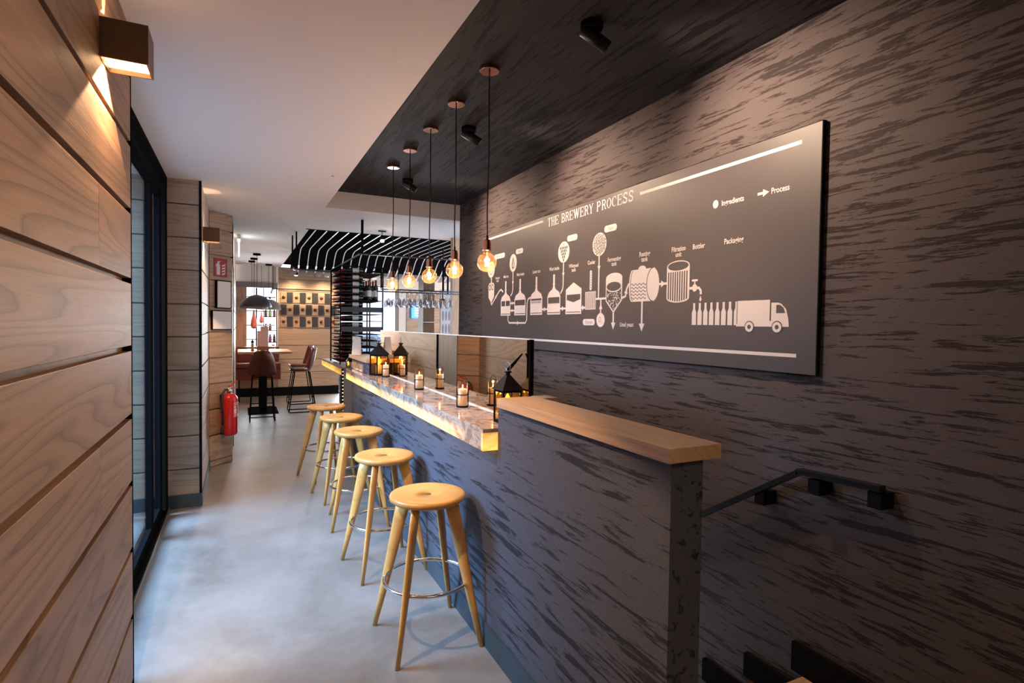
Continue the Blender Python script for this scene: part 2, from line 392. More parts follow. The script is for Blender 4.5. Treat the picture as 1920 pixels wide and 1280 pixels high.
# far wall at Y = 13.5
w = B(); w.box(.76, 13.53, 0, 2.08, 13.7, 2.885, 'x'); planks(w, 13.5, 'x', .76, 2.08, [2.62, 2.36, 2.08, 1.81, 1.52, 1.13, .82, .52], 2.885, .19, .03, (), .012)
struct(w.build('wall_far', OAKF))
struct(B().box(-.1, 13.46, 0, 2.08, 13.50, .19).build('baseboard_far', BLACK))
struct(B().box(.72, 13.44, .95, .765, 13.6, 2.885).build('trim_4', PALE))
w = B(); w.box(-.1, 13.5, 0, .75, 13.7, .95, 'x', .0); struct(w.build('wall_sill', OAK)); struct(B().box(-.1, 13.5, 2.52, .75, 13.7, 2.885).build('wall_lintel', PALE))
# window 1 (shop window), frame + panes
def window(n, x0, x1, z0, z1, cols, rows, y=13.58, m=BLACK):
    r = bpy.data.objects.new('window_%d' % n, None); C.objects.link(r); r.location = ((x0+x1)/2, y, z0); struct(r)
    W_ = x1-x0; Hh = z1-z0; a = B(); t = .02
    a.box(-W_/2, -.02, 0, -W_/2+t, .02, Hh); a.box(W_/2-t, -.02, 0, W_/2, .02, Hh); a.box(-W_/2+t, -.02, 0, W_/2-t, .02, t); a.box(-W_/2+t, -.02, Hh-t, W_/2-t, .02, Hh)
    for i in range(1, cols): x = -W_/2+W_*i/cols; a.box(x-.012, -.015, t, x+.012, .015, Hh-t)
    for i in range(1, rows): z = Hh*i/rows; a.box(-W_/2+t, -.016, z-.008, W_/2-t, .016, z+.008)
    a.build('window_frame', m, r)
    B().box(-W_/2+t, -.003, t, W_/2-t, .003, Hh-t).build('pane', CLEAR, r)
window(1, -.1, .75, .95, 2.52, 2, 5)
struct(B().box(-.1, 13.38, 2.40, .75, 13.5, 2.52).build('trim_5', GREYP))
struct(B().box(-.1, 13.40, .95, .13, 13.52, 2.40, 'z').build('trim_6', OAKF))
window(2, 2.08, 3.42, .0, 2.56, 2, 1)
w = B(); w.box(2.08, 13.5, 2.56, 7, 13.7, 2.885); w.box(3.42, 13.52, 0, 7, 13.7, 2.56); struct(w.build('wall_bar_back', PALE))
w = B(); planks(w, 13.49, 'x', 3.70, 4.60, [.75, 1.05, 1.35, 1.66, 1.97, 2.28], 2.45, .0, .03, (), .012); struct(w.build('wall_bar_cladding', OAKF))
struct(B().box(3.38, 13.4, 0, 3.48, 13.52, 2.5).build('trim_7', GREYP))
struct(B().box(7, 6.2, 0, 7.2, 13.7, 3.3).build('wall_far_right', PALE))
struct(B().box(-3.3, 7.5, 0, -3.2, 13.7, 3.3).build('wall_dining_left', OAK))
w = B(); w.box(-3.2, 13.5, 0, -.4, 13.7, 3.3); w.box(-3.2, 7.9, 0, -1.3, 8.0, 3.3); struct(w.build('wall_dining_back', PALE))
# wood column right of the bar opening
w = B()
for k in range(3): w.box(2.72, 7.5+.001*k, [0, 1.0, 2.0][k], 3.1, 7.6, [1.0, 2.0, 2.885][k], 'z')
struct(w.build('wall_column', OAKC))
# stairwell sides
struct(B().box(1.33, 6.1, -3.2, 2.35, 6.256, 1.0).build('wall_stair_end', WALLM))
# glass door on the left
dr = bpy.data.objects.new('door_1', None); C.objects.link(dr); dr.location = (-.60, 4.2, 0); struct(dr)
a = B()
a.box(-.07, -1.36, 2.80, .035, 1.45, 2.885); a.box(-.07, 1.30, 0, .035, 1.44, 2.80); a.box(-.07, -1.36, 0, .035, -1.28, 2.80); a.box(-.07, -1.28, 0, .035, 1.30, .05)
a.build('door_frame', BLACK, dr)
a = B()
a.box(-.03, .62, .05, .012, .74, 2.74); a.box(-.03, 1.12, .05, .012, 1.27, 2.74); a.box(-.03, .74, .05, .012, 1.12, .11); a.box(-.03, .74, 2.66, .012, 1.12, 2.74); a.box(-.03, -1.28, .05, .012, .62, .11); a.box(-.03, -1.28, 2.66, .012, .62, 2.74); a.box(-.03, -1.28, .11, .012, -1.2, 2.66)
a.build('sash', BLACK, dr)
a = B(); a.box(-.014, -1.2, .11, -.006, .62, 2.66); a.box(-.014, .74, .11, -.006, 1.12, 2.66); a.build('pane', DOORG, dr)
struct(B().box(-.562, 2.9, 0, -.552, 5.64, .018).build('trim_8', STEEL))
# outside: pavement and the facade across the way
struct(B().box(-12, 1, -.35, -1.0, 7, -.05).build('pavement', mat('pavement_slabs', (.25, .26, .28), .8, bump=.4)))
fac = thing('building_facade', 'pale grey building front seen through the glass door', 'building', (-6, 6, 0))
B().box(-1, -8, -.3, 0, 24, 1.5).build('plinth', mat('facade_stone', (.10, .15, .20), .8, bump=.5, vary=.3), fac)
B().box(-1, -8, 1.5, 0, 24, 4.2).build('wall', mat('facade_render', (.42, .48, .54), .8, bump=.2), fac)
# street behind the far windows
struct(B().box(-4, 15, -.3, 9, 22, -.05).build('street', mat('asphalt', (.2, .2, .21), .85)))
# ------------------------------------------------------------ landing, stairs, skirting
struct(B().box(1.27, -2, 0, 2.35, 1.66, .055, 'x').build('trim_9', OAKC))
DK = wood('dark_stair_wood', (.07, .03, .025), (.10, .045, .035), 6)
w = B()
for k in range(1, 13): w.box(1.265, 1.66+.28*(k-1), -3.0, 2.35, 1.66+.28*k, .055-.185*k, 'x')
st = w.build('stairs', DK); struct(st)
w = B(); w.box(2.325, -2, .055, 2.349, 1.72, .19)
for k in range(1, 13): w.box(2.325, 1.66+.28*(k-1)+.04, .055-.185*k, 2.349, 1.66+.28*k+.05, .055-.185*k+.12)
struct(w.build('baseboard_stairs', BLACK))
hr = thing('handrail', 'flat black steel handrail with brackets on the dark wall above the stairs', 'handrail', (2.28, 1.6, 0))
def bar(mb, p, q, hx, hz):
    p = Vector(p); q = Vector(q); t = (q-p).normalized(); up = Vector((0, 0, 1)); n_ = (up-t*t.dot(up)).normalized()
    V = []
    for e in (p, q):
        for sx, sz in ((-1, -1), (1, -1), (1, 1), (-1, 1)): V.append(mb.bm.verts.new(e+Vector((hx*sx, 0, 0))+n_*hz*sz))
    for q_ in ((0, 1, 2, 3), (7, 6, 5, 4), (0, 4, 5, 1), (1, 5, 6, 2), (2, 6, 7, 3), (3, 7, 4, 0)): mb.bm.faces.new([V[i] for i in q_])
w = B(); bar(w, (0, .07, 1.005), (0, 4.2, -1.68), .022, .012); bar(w, (0, .075, 1.008), (0, -.29, 1.025), .022, .012)
w.build('rail', BLACKG, hr)
for y, z in ((-.27, 1.012), (-.01, .995), (.27, .87), (1.3, .2)):
    B().box(-.018, y-.028, z-.07, .07, y+.028, z-.005, bev=.004).build('bracket', BLACK, hr)
# ------------------------------------------------------------ BAR COUNTER (seating counter)
ct = thing('bar_counter', 'long charcoal plaster bar counter with a backlit onyx slab top', 'counter', (1.14, 2.47, 0))
B().box(0, 0, 0, .18, 3.97, 1.035).build('counter_wall', BARM, ct)
w = B(); w.box(-.012, -1.22, 0, 0, 3.97, .125); w.build('skirting', TEAL, ct)
def slab(mb, faces, x0, y0, z0, x1, y1, z1):
    c8 = [Vector((x, y, z)) for x in (x0, x1) for y in (y0, y1) for z in (z0, z1)]
    idx = {'-x': (0, 1, 3, 2), '+x': (4, 6, 7, 5), '-y': (0, 4, 5, 1), '+y': (2, 3, 7, 6), '-z': (0, 2, 6, 4), '+z': (1, 5, 7, 3)}
    for k in faces: mb.bm.faces.new([mb.bm.verts.new(c8[i]) for i in idx[k]])
w = B(); w.box(-.08, .003, 1.125, .205, 3.88, 1.145, bev=.002); w.build('stone_top', ONYXT, ct)
w = B(); w.box(-.08, .024, 1.037, -.058, 3.88, 1.1248); w.build('stone_front', ONYXF, ct)
w = B(); w.box(-.08, .003, 1.037, .036, .0238, 1.1248); w.build('stone_end', ONYXE, ct)
B().box(-.0575, .026, 1.040, -.002, 3.88, 1.044).build('led_tray', mat('led_strip', (1, .8, .4), .5, emit=(1, .60, .2), es=1.8), ct)
B().box(.180, .04, 1.1452, .186, 3.35, 1.150).build('edge_strip', mat('glowing_edge_strip', (.9, .85, .82), .3, emit=(1, .85, .8), es=.10), ct)  # faint emission makes the strip read as a white line
# mirror screen
mr = thing('mirror_screen', 'low bronze tinted mirror standing along the back of the onyx bar top', 'mirror', (1.33, 2.51, 1.1452))
B().box(0, 0, 0, .012, 3.35, .432).build('mirror_pane', MIRROR, mr)
w = B(); w.box(-.004, -.014, 0, .018, -.0005, .434); w.build('end_post', BLACK, mr)
B().box(-.001, 0, .4325, .013, 3.35, .4375).build('top_edge', mat('glowing_glass_edge', (.8, .72, .65), .2, emit=(1, .85, .7), es=.10), mr)  # faint emission paints a bright gleam along the mirror's top edge
B().box(.0125, 0, 0, .02, 3.35, .432).build('backing', BLACK, mr)
# near half wall with oak cap
hw = thing('half_wall', 'charcoal plaster half wall with a thick oak cap beside the stairs', 'half wall', (1.14, 1.25, 0))
B().box(0, 0, -1.5, .125, 1.22, 1.258).build('wall_panel', BARM, hw)
w = B(); w.box(-.035, -.028, 1.258, .17, 1.165, 1.302, 'y', .002); w.build('oak_cap', OAKC, hw)
w = B(); w.box(.171, 1.09, 1.258, .26, 1.20, 1.300, 'x', .002); w.box(.126, 1.0, 1.0, .24, 1.19, 1.257); w.build('return_ledge', OAKC, hw)
# far half wall with cap
fw = thing('half_wall', 'far low charcoal wall with oak cap at the end of the onyx bar', 'half wall', (1.14, 5.50, 0))
B().box(0, .02, 1.1455, .15, .94, 1.262).build('wall_panel', BARM, fw)
B().box(-.03, .0, 1.262, .18, .97, 1.302, 'y', .002).build('oak_cap', OAKC, fw)
B().box(-.012, .30, 1.150, 0.0, .86, 1.225).build('onyx_panel', ONYXP, fw)
# ------------------------------------------------------------ bar stools
def make_stool():
    t = thing('bar_stool', 'nearest round oak bar stool, in the foreground by the counter', 'stool', (0, 0, 0), 0, 'oak bar stools along the counter')
    s = B(); s.lathe([(.019, .728), (.15, .722), (.182, .727), (.198, .740), (.200, .752), (.194, .762), (.182, .766), (.150, .7635), (.08, .758), (.019, .7565), (.019, .728)], n=48, seed=3)
    s.build('seat', OAKL, t)
    B().cyl(.0188, .735, .7574, n=24).build('seat_hole_disc', mat('hole_shade', (.14, .09, .03), .6), t)  # dark disc stands in for the shaded hole in the seat
    for k in range(4):
        a = PI/4+k*PI/2; l = B(); rows = []
        for z, r0, wr, wt in ((.723, .135, .042, .016), (.60, .167, .038, .0165), (.40, .213, .030, .0165), (.2, .262, .022, .014), (.0, .312, .013, .011)):
            rows.append([(math.cos(a)*(r0+wr*math.cos(q))-math.sin(a)*wt*math.sin(q), math.sin(a)*(r0+wr*math.cos(q))+math.cos(a)*wt*math.sin(q), z)
                         for q in [2*PI*i/14 for i in range(14)]])
        l.grid(rows, True, True); l.bm.faces.new([v for v in l.bm.verts][:14][::-1]); l.bm.faces.new([v for v in list(l.bm.verts)[-14:]])
        for f_ in l.bm.faces:
            for lp in f_.loops: lp[l.uv].uv = (lp.vert.co.z+k*3, (lp.vert.co.x+lp.vert.co.y))
        l.build('leg', OAKL, t)
    B().tube([(.222*math.cos(2*PI*i/48), .222*math.sin(2*PI*i/48), .315) for i in range(48)], .0095, 10, True).build('foot_ring', CHROME, t)
    return t
s0 = make_stool(); s0.location = (.889, 2.80, 0); s0.rotation_euler = (0, 0, .03)
for loc, rot, lab in (((.885, 3.757, 0), .12, 'second nearest round oak bar stool, behind the foreground stool'),
                      ((.892, 4.70, 0), -.1, 'middle round oak bar stool of the row of five'),
                      ((.872, 5.46, 0), .15, 'fourth round oak bar stool, next to the farthest one'),
                      ((.835, 6.22, 0), .3, 'farthest round oak bar stool, at the end of the counter')):
    dup(s0, loc, rot, lab)
# ------------------------------------------------------------ pendants
def make_pendant():
    t = thing('pendant_lamp', 'bare globe bulb pendant nearest the camera, in front of the brewery sign', 'lamp', (0, 0, 2.0), 0, 'copper pendant lamps over the counter')
    z = -2.0
    B().lathe([(0, H2+z), (.055, H2+z), (.055, H2-.022+z), (.053, H2-.024+z), (0, H2-.024+z)], n=36, smooth=False).build('ceiling_rose', COPPER, t)
    B().tube([(0, 0, H2-.02+z), (.003, 0, .6), (-.002, .002, .3), (0, 0, .14)], .0042, 8).build('cord', RUBBER, t)
    B().lathe([(0, .150), (.006, .150), (.007, .128), (.017, .124), (.020, .120), (.020, .112), (.023, .108), (.023, .074), (.026, .071), (.026, .066), (.020, .062), (0, .062)], n=28).build('lamp_socket', COPPER, t)
    b_ = B(); R = .0545
    prof = [(.0155, .064), (.0165, .052)]+[(R*math.sin(a), -R*math.cos(a)) for a in [PI*(1-.09)-i*(PI*(1-.09))/16 for i in range(17)]]
    b_.lathe(prof, n=36).build('bulb_glass', BULBG, t); bgl = C.objects[-1]
    fl_ = B()
    for i in range(6):
        a = i*PI/3; a2 = a+PI/6
        fl_.tube([(.005*math.cos(a), .005*math.sin(a), .030), (.011*math.cos(a), .011*math.sin(a), -.022)], .0011, 5)
    fl_.build('filament', FIL, bgl)
    B().lathe([(0, .058), (.006, .055), (.0035, .02), (.002, -.015), (0, -.016)], n=12).build('glass_stem', CREAM, bgl)
    return t
PY = [2.855, 3.379, 3.906, 4.444, 4.993]
p0 = make_pendant(); p0.location = (1.236, PY[0], 2.0)
for i, (y, lab) in enumerate(zip(PY[1:], ('second nearest globe bulb pendant, overlapping the wall edge', 'middle globe bulb pendant of the row of five', 'fourth globe bulb pendant from the camera', 'farthest globe bulb pendant, over the far end of the bar'))):
    dup(p0, (1.236, y, 2.0), 0, lab)
for y in PY: point('bulb_light', (1.236, y, 1.985), 3.2, (1, .66, .36), .02)
# ------------------------------------------------------------ ceiling spots
def make_spot(loc, aim, lab, power):
    t = thing('spotlight', lab, 'spotlight', loc, 0, 'black spotlights on the dark ceiling')
    B().lathe([(0, 0), (.052, 0), (.052, -.028), (.048, -.032), (0, -.032)], n=32).build('mount', BLACK, t)
    dv = (Vector(aim)-Vector(loc)-Vector((0, 0, -.07))).normalized()
    q = dv.to_track_quat('Z', 'Y').to_matrix().to_4x4(); M = Matrix.Translation((.02, 0, -.065)) @ q
    B().box(-.006, -.006, -.07, .006, .006, -.03).build('arm', BLACK, t)
    hd = B(); hd.lathe([(0, -.07), (.030, -.07), (.031, -.066), (.031, .075), (.027, .075), (.026, .062)], n=28, M=M); hd.build('lamp_head', BLACKG, t)
    B().lathe([(0, .062), (.026, .062)], n=24, M=M).build('lens', LEDW, t)
    p = Vector(loc)+M @ Vector((0, 0, .08))
    spot('spotlight_beam', p, aim, power, (1, .70, .48), 112 if loc[1] > 1 else 84, 1.0, .03)
make_spot((1.48, 2.22, H2), (2.35, 1.95, 2.45), 'black ceiling spotlight nearest the camera', 60)
make_spot((1.48, .64, H2), (-.42, 1.0, 1.2), 'unseen black spotlight added above the camera to light the oak wall', 48)  # out-of-view fixture added so the near oak wall receives light
make_spot((1.48, 3.78, H2), (2.35, 3.45, 2.45), 'middle black ceiling spotlight behind the pendant cords', 56)
make_spot((1.48, 5.40, H2), (2.35, 5.1, 2.45), 'farthest black ceiling spotlight, lit lens visible', 56)
# ------------------------------------------------------------ wall sconces
def sconce(loc, lab, power):
    t = thing('wall_light', lab, 'wall light', loc, 0, 'square up and down wall lights')
    a = B(); L = .135; D = .137; Hh = .066; k = .006
    a.box(0, 0, -Hh, D, k, Hh); a.box(0, L-k, -Hh, D, L, Hh); a.box(D-k, k, -Hh, D, L-k, Hh); a.box(0, k, -Hh, .005, L-k, Hh); a.build('housing', BRASS, t)
    dm_ = mat('lit_diffuser', (1, .8, .55), .5, emit=(1, .68, .36), es=3.0) if 'lit_diffuser' not in bpy.data.materials else bpy.data.materials['lit_diffuser']
    B().box(.0052, .0065, -.050, D-.0065, L-.0065, -.046).build('diffuser', dm_, t); B().box(.0052, .0065, .046, D-.0065, L-.0065, .050).build('diffuser', dm_, t)
    x, y, z = loc
    for s_ in (-1, 1): spot('wall_light_beam', (x+.016, y+L/2, z+s_*.060), (x+.012, y+L/2, z+s_*.8), power*(2.6 if s_ < 0 else (.25 if z > 2.5 else .10)), (1, .62, .34), 112 if s_ < 0 else 46, .12 if s_ < 0 else .5, .006)
sconce((-.4195, 2.29, 2.592), 'square bronze wall light on the near oak wall', 26)
sconce((-.309, 5.985, 2.470), 'smaller looking square wall light on the pillar above the fire extinguisher', 16)
# ------------------------------------------------------------ BREWERY SIGN
SX = 2.327; SY0 = 5.42; SK = 2.327/2.295
sg = thing('brewery_sign', 'large black wall board diagram titled THE BREWERY PROCESS', 'sign', (SX, SY0*SK, 1.65-.205*SK)); sg.scale = (1, SK, SK)
B().box(0.0, -3.800, .003, .021, -.003, 1.122).build('board', BOARD, sg)
a = B(); a.box(.0005, -3.805, 0, .022, -3.8003, 1.125); a.box(.0005, -.0027, 0, .022, 0, 1.125); a.box(.0005, -3.8, 0, .022, -.003, .0028); a.box(.0005, -3.8, 1.1222, .022, -.003, 1.125); a.build('edge_frame', BLACK, sg)
class Art:
    def __init__(s): s.bm = bmesh.new(); s.bm.loops.layers.uv.new('grain')
    n = 0
    def poly(s, pts, layer=1):
        s.n += 1; x = -.0006*layer-2e-5*(s.n % 24)
        try:
            f_ = s.bm.faces.new([s.bm.verts.new((x, -p[0], p[1]-1.445)) for p in pts])
            f_.normal_update()
            if f_.normal.x > 0: f_.normal_flip()
        except ValueError: pass
    def rect(s, a, b, c, d, layer=1): s.poly([(a, b), (c, b), (c, d), (a, d)], layer)
    def ell(s, cx, cy, rx_, ry_, layer=1, n=36, a0=0, a1=2*PI): s.poly([(cx+rx_*math.cos(a0+(a1-a0)*i/n), cy+ry_*math.sin(a0+(a1-a0)*i/n)) for i in range(n if a1-a0 > 6.2 else n+1)], layer)
    def line(s, pts, w_, layer=1):
        pts = [Vector(p) for p in pts]; L_ = []; R_ = []
        for i, p in enumerate(pts):
            t = (pts[min(i+1, len(pts)-1)]-pts[max(i-1, 0)]).normalized(); n_ = Vector((-t.y, t.x))*w_/2
            L_.append(p+n_); R_.append(p-n_)
        for i in range(len(pts)-1): s.poly([L_[i], L_[i+1], R_[i+1], R_[i]], layer)
    def ring(s, cx, cy, rx_, ry_, w_, layer=1, a0=0, a1=2*PI, n=32):
        s.line([(cx+rx_*math.cos(a0+(a1-a0)*i/n), cy+ry_*math.sin(a0+(a1-a0)*i/n)) for i in range(n+1)], w_, layer)
    def tri(s, cx, cy, dx, dy, r, layer=1):
        d_ = Vector((dx, dy)).normalized(); n_ = Vector((-d_.y, d_.x)); c = Vector((cx, cy))
        s.poly([c+d_*r, c-d_*r*.6+n_*r*.85, c-d_*r*.6-n_*r*.85], layer)
    def pill(s, x0, y0, x1, y1, r, layer=1):
        p = []
        for cx, cy, a in ((x1-r, y1-r, 0), (x0+r, y1-r, PI/2), (x0+r, y0+r, PI), (x1-r, y0+r, 1.5*PI)):
            p += [(cx+r*math.cos(a+i*PI/12), cy+r*math.sin(a+i*PI/12)) for i in range(7)]
        s.poly(p, layer)
    def build(s, name, m_, parent):
        me = bpy.data.meshes.new(name); s.bm.to_mesh(me); s.bm.free(); me.materials.append(m_)
        o = bpy.data.objects.new(name, me); C.objects.link(o); o.parent = parent; return o
def text_mesh(body, size, align='LEFT', bold=.0, sx=1.0):
    cu = bpy.data.curves.new('t', 'FONT'); cu.body = body; cu.size = size; cu.align_x = align; cu.offset = bold; cu.space_line = .8; cu.resolution_u = 3
    o = bpy.data.objects.new('t', cu); C.objects.link(o); bpy.context.view_layer.update()
    me = bpy.data.meshes.new_from_object(o.evaluated_get(bpy.context.evaluated_depsgraph_get()))
    bpy.data.objects.remove(o); bpy.data.curves.remove(cu)
    vs_ = [(v.co.x*sx, v.co.y) for v in me.vertices]; ps = [list(p.vertices) for p in me.polygons]; bpy.data.meshes.remove(me)
    return vs_, ps
def put_text(name, items, m_, parent, fn):
    """items: (body, x, y, size, align, width factor); fn maps 2D to local 3D"""
    V = []; F = []
    for body, x, y, size, al, sx in items:
        v, p = text_mesh(body, size, al, size*.018, sx); k = len(V)
        V += [fn(a+x, b_+y) for a, b_ in v]; F += [[i+k for i in q] for q in p]
    me = bpy.data.meshes.new(name); me.from_pydata(V, [], F); me.materials.append(m_)
    o = bpy.data.objects.new(name, me); C.objects.link(o); o.parent = parent; return o
sfn = lambda layer: (lambda u, v: (-.0006*layer, -u, v-1.445))
# serif title lettering
ti = Art()
def glyph(ch, x, y, w_, h):
    st = .19*w_ if ch != 'W' else .14*w_; th = .055*h; sf = .05*h
    def stem(cx, y0, y1, ser=(1, 1)):
        ti.rect(cx-st/2, y0, cx+st/2, y1)
        if ser[0]: ti.rect(cx-st, y0, cx+st, y0+sf)
        if ser[1]: ti.rect(cx-st, y1-sf, cx+st, y1)
    if ch == 'T':
        stem(x+w_/2, y, y+h, (1, 0)); ti.rect(x, y+h-th, x+w_, y+h); ti.rect(x, y+h-.3*h, x+th*.8, y+h); ti.rect(x+w_-th*.8, y+h-.3*h, x+w_, y+h)
    elif ch == 'H':
        stem(x+w_*.2, y, y+h); stem(x+w_*.8, y, y+h); ti.rect(x+w_*.2, y+h*.48, x+w_*.8, y+h*.48+th)
    elif ch == 'E':
        stem(x+w_*.2, y, y+h); ti.rect(x+.2*w_, y, x+w_, y+th); ti.rect(x+.2*w_, y+h-th, x+w_, y+h); ti.rect(x+.2*w_, y+h*.48, x+w_*.75, y+h*.48+th)
        ti.rect(x+w_-th*.8, y, x+w_, y+.28*h); ti.rect(x+w_-th*.8, y+.72*h, x+w_, y+h); ti.rect(x+.68*w_, y+.38*h, x+.75*w_, y+.65*h)
    elif ch in 'BPR':
        stem(x+w_*.2, y, y+h)
        ti.ring(x+w_*.45, y+h*.74, w_*.38, h*.235, st*.8, a0=-PI/2, a1=PI/2, n=14); ti.rect(x+.2*w_, y+h-th, x+w_*.47, y+h); ti.rect(x+.2*w_, y+h*.48, x+w_*.47, y+h*.48+th)
        if ch == 'B': ti.ring(x+w_*.47, y+h*.255, w_*.43, h*.235, st*.8, a0=-PI/2, a1=PI/2, n=14); ti.rect(x+.2*w_, y, x+w_*.5, y+th)
        if ch == 'R': ti.line([(x+w_*.5, y+h*.5), (x+w_*.72, y+h*.38), (x+w_*.78, y+h*.1), (x+w_, y+h*.03)], st*.8)
    elif ch == 'W':
        ti.line([(x+w_*.12, y+h), (x+w_*.32, y)], st); ti.line([(x+w_*.32, y), (x+w_*.5, y+h)], st*.5); ti.line([(x+w_*.5, y+h), (x+w_*.70, y)], st); ti.line([(x+w_*.70, y), (x+w_*.9, y+h)], st*.5)
        for q in (.1, .5, .9): ti.rect(x+w_*(q-.1), y+h-sf, x+w_*(q+.1), y+h)
    elif ch == 'Y':
        ti.line([(x+w_*.12, y+h), (x+w_*.5, y+h*.45)], st); ti.line([(x+w_*.88, y+h), (x+w_*.5, y+h*.45)], st*.5); stem(x+w_*.5, y, y+h*.48, (1, 0))
        for q in (.12, .88): ti.rect(x+w_*(q-.14), y+h-sf, x+w_*(q+.14), y+h)
    elif ch == 'O':
        ti.ring(x+w_/2, y+h/2, w_*.42, h*.47, th, n=28); ti.ring(x+w_/2, y+h/2, w_*.40, h*.42, st*.9, a0=-PI/3, a1=PI/3, n=12); ti.ring(x+w_/2, y+h/2, w_*.40, h*.42, st*.9, a0=PI*2/3, a1=PI*4/3, n=12)
    elif ch == 'C':
        ti.ring(x+w_/2, y+h/2, w_*.42, h*.47, th, a0=PI/4, a1=PI*1.75, n=24); ti.ring(x+w_/2, y+h/2, w_*.40, h*.42, st*.9, a0=PI*2/3, a1=PI*4/3, n=12); ti.rect(x+w_*.85, y+h*.68, x+w_*.92, y+h)
    elif ch == 'S':
        ti.line([(x+w_*.85, y+h*.78), (x+w_*.7, y+h*.95), (x+w_*.4, y+h*.96), (x+w_*.17, y+h*.82), (x+w_*.22, y+h*.62), (x+w_*.5, y+h*.5), (x+w_*.8, y+h*.38), (x+w_*.84, y+h*.18), (x+w_*.6, y+h*.04), (x+w_*.3, y+h*.05), (x+w_*.12, y+h*.22)], st*.85)
        ti.rect(x+w_*.84, y+h*.7, x+w_*.9, y+h); ti.rect(x+w_*.08, y, x+w_*.14, y+h*.3)
x = 1.378
for ch in 'THE BREWERY PROCESS':
    w_ = .030 if ch == ' ' else (.082 if ch == 'W' else .0535)
    if ch != ' ': glyph(ch, x, 2.472, w_, .070)
    x += w_+.0068
ti.build('title_lettering', PRINT, sg)
a = Art(); a.rect(.03, 2.522, 1.297, 2.540); a.rect(2.562, 2.494, 3.702, 2.512); a.rect(.03, 1.521, 3.704, 1.538); a.build('border_lines', PRINT, sg)
# the process diagram
a = Art(); k = Art()        # a = white print, k = dark details over it
YC = 2.235
for cx, rr in ((.232, .085), (.735, .075), (1.64, .085), (2.125, .085)):
    a.ell(cx, YC if cx > .3 else 2.215, rr, .083)
for x0, x1 in ((.31, .55), (.79, .935), (1.69, 1.835), (2.182, 2.326)): a.pill(x0, 2.308, x1, 2.354, .022)
a.pill(1.93, 1.660, 2.085, 1.706, .022)
k.poly([(.735, 2.295), (.762, 2.225), (.760, 2.195), (.735, 2.175), (.710, 2.195), (.708, 2.225)], 2); a.poly([(.737, 2.268), (.752, 2.22), (.750, 2.20), (.735, 2.19), (.722, 2.205)], 3)
for r_ in range(5):
    for c in range(5-r_):
        k.ell(1.64+(c-(4-r_)/2)*.024, 2.268-r_*.024, .0085, .0125, 2, 10)
k.line([(1.632, 2.305), (1.64, 2.285), (1.655, 2.300)], .006, 2)
for i in range(64):
    aa = i*2.39996; rr = .075*math.sqrt((i+.5)/64); an = (.5+random.random()*.9) if i % 3 else random.random()*PI
    cx = 2.125+rr*math.cos(aa); cy = YC+rr*math.sin(aa)
    k.line([(cx-.010*math.cos(an), cy-.010*math.sin(an)), (cx+.010*math.cos(an), cy+.010*math.sin(an))], .006, 2)
k.ring(.232, 2.215, .05, .05, .006, 2)
# hammer mill and auger
a.tri(.24, 2.115, 0, -1, .022); a.rect(.228, 2.07, .252, 2.10); a.ell(.205, 2.035, .042, .045); a.ell(.272, 2.035, .042, .045)
k.ring(.207, 2.035, .022, .026, .010, 2); k.ring(.270, 2.035, .022, .026, .010, 2)
a.poly([(.17, 2.01), (.31, 2.01), (.31, 1.935), (.25, 1.885), (.25, 1.865), (.23, 1.865), (.23, 1.885), (.17, 1.935)])
a.line([(.245, 1.855), (.43, 1.985), (.475, 2.0), (.525, 1.975)], .016); a.tri(.36, 1.935, 1, .7, .022)
# kettles
def kettle(x0, x1, top, liquid, big=True):
    cx = (x0+x1)/2; w_ = x1-x0; yb = 1.745; ys = 1.89
    a.poly([(x0, yb), (x1, yb), (x1, ys), (x1-.02*w_/.2, ys+.035), (cx+.025, ys+.062), (cx+.014, ys+.085), (cx+.014, top), (cx-.014, top), (cx-.014, ys+.085), (cx-.025, ys+.062), (x0+.02*w_/.2, ys+.035), (x0, ys)])
    k.rect(x0+.014, 1.835, x1-.014, 1.885, 2); k.rect(x0+.010, 1.757, x1-.006, 1.763, 2)
    a.rect(cx-.018, ys+.10, cx+.018, ys+.108)
kettle(.475, .69, 2.075, 1); kettle(.775, 1.0, 2.075, 1); kettle(1.09, 1.305, 2.072, 1); kettle(1.392, 1.60, 2.07, 1)
a.rect(.575, 1.835, .590, 1.885, 3)
a.rect(1.104, 1.835, 1.292, 1.868, 3)
for i in range(10): k.rect(1.112+i*.018, 1.845, 1.121+i*.018, 1.862, 4)
a.poly([(1.682, 1.745), (1.905, 1.745), (1.905, 1.935), (1.793, 1.987), (1.682, 1.935)]); k.rect(1.694, 1.757, 1.893, 1.763, 2)
k.poly([(1.698, 1.895), (1.89, 1.895), (1.89, 1.855), (1.794, 1.835), (1.698, 1.855)], 2)
# pipes
for x0, x1 in ((1.305, 1.392), (1.60, 1.682), (1.905, 1.957)): a.rect(x0, 1.783, x1, 1.797); a.tri((x0+x1)/2, 1.79, 1, 0, .024)
for z_ in (1.79, 1.86): a.rect(.69, z_-.007, .775, z_+.007); a.tri(.732, z_, 1, 0, .022)
a.line([(.64, 1.745), (.64, 1.70), (.665, 1.675), (1.00, 1.675), (1.025, 1.70), (1.03, 1.85), (1.045, 1.885), (1.09, 1.90)], .015); a.tri(.85, 1.675, 1, 0, .024)
a.line([(.735, 2.15), (.735, 1.985), (.72, 1.95), (.69, 1.93)], .014); a.tri(.735, 2.05, 0, -1, .022)
a.line([(1.64, 2.15), (1.64, 1.975), (1.63, 1.94), (1.60, 1.91)], .014); a.tri(1.64, 2.06, 0, -1, .022)
a.rect(2.118, 1.855, 2.132, 2.152); a.tri(2.125, 2.07, 0, -1, .022); a.rect(2.093, 1.842, 2.215, 1.856)
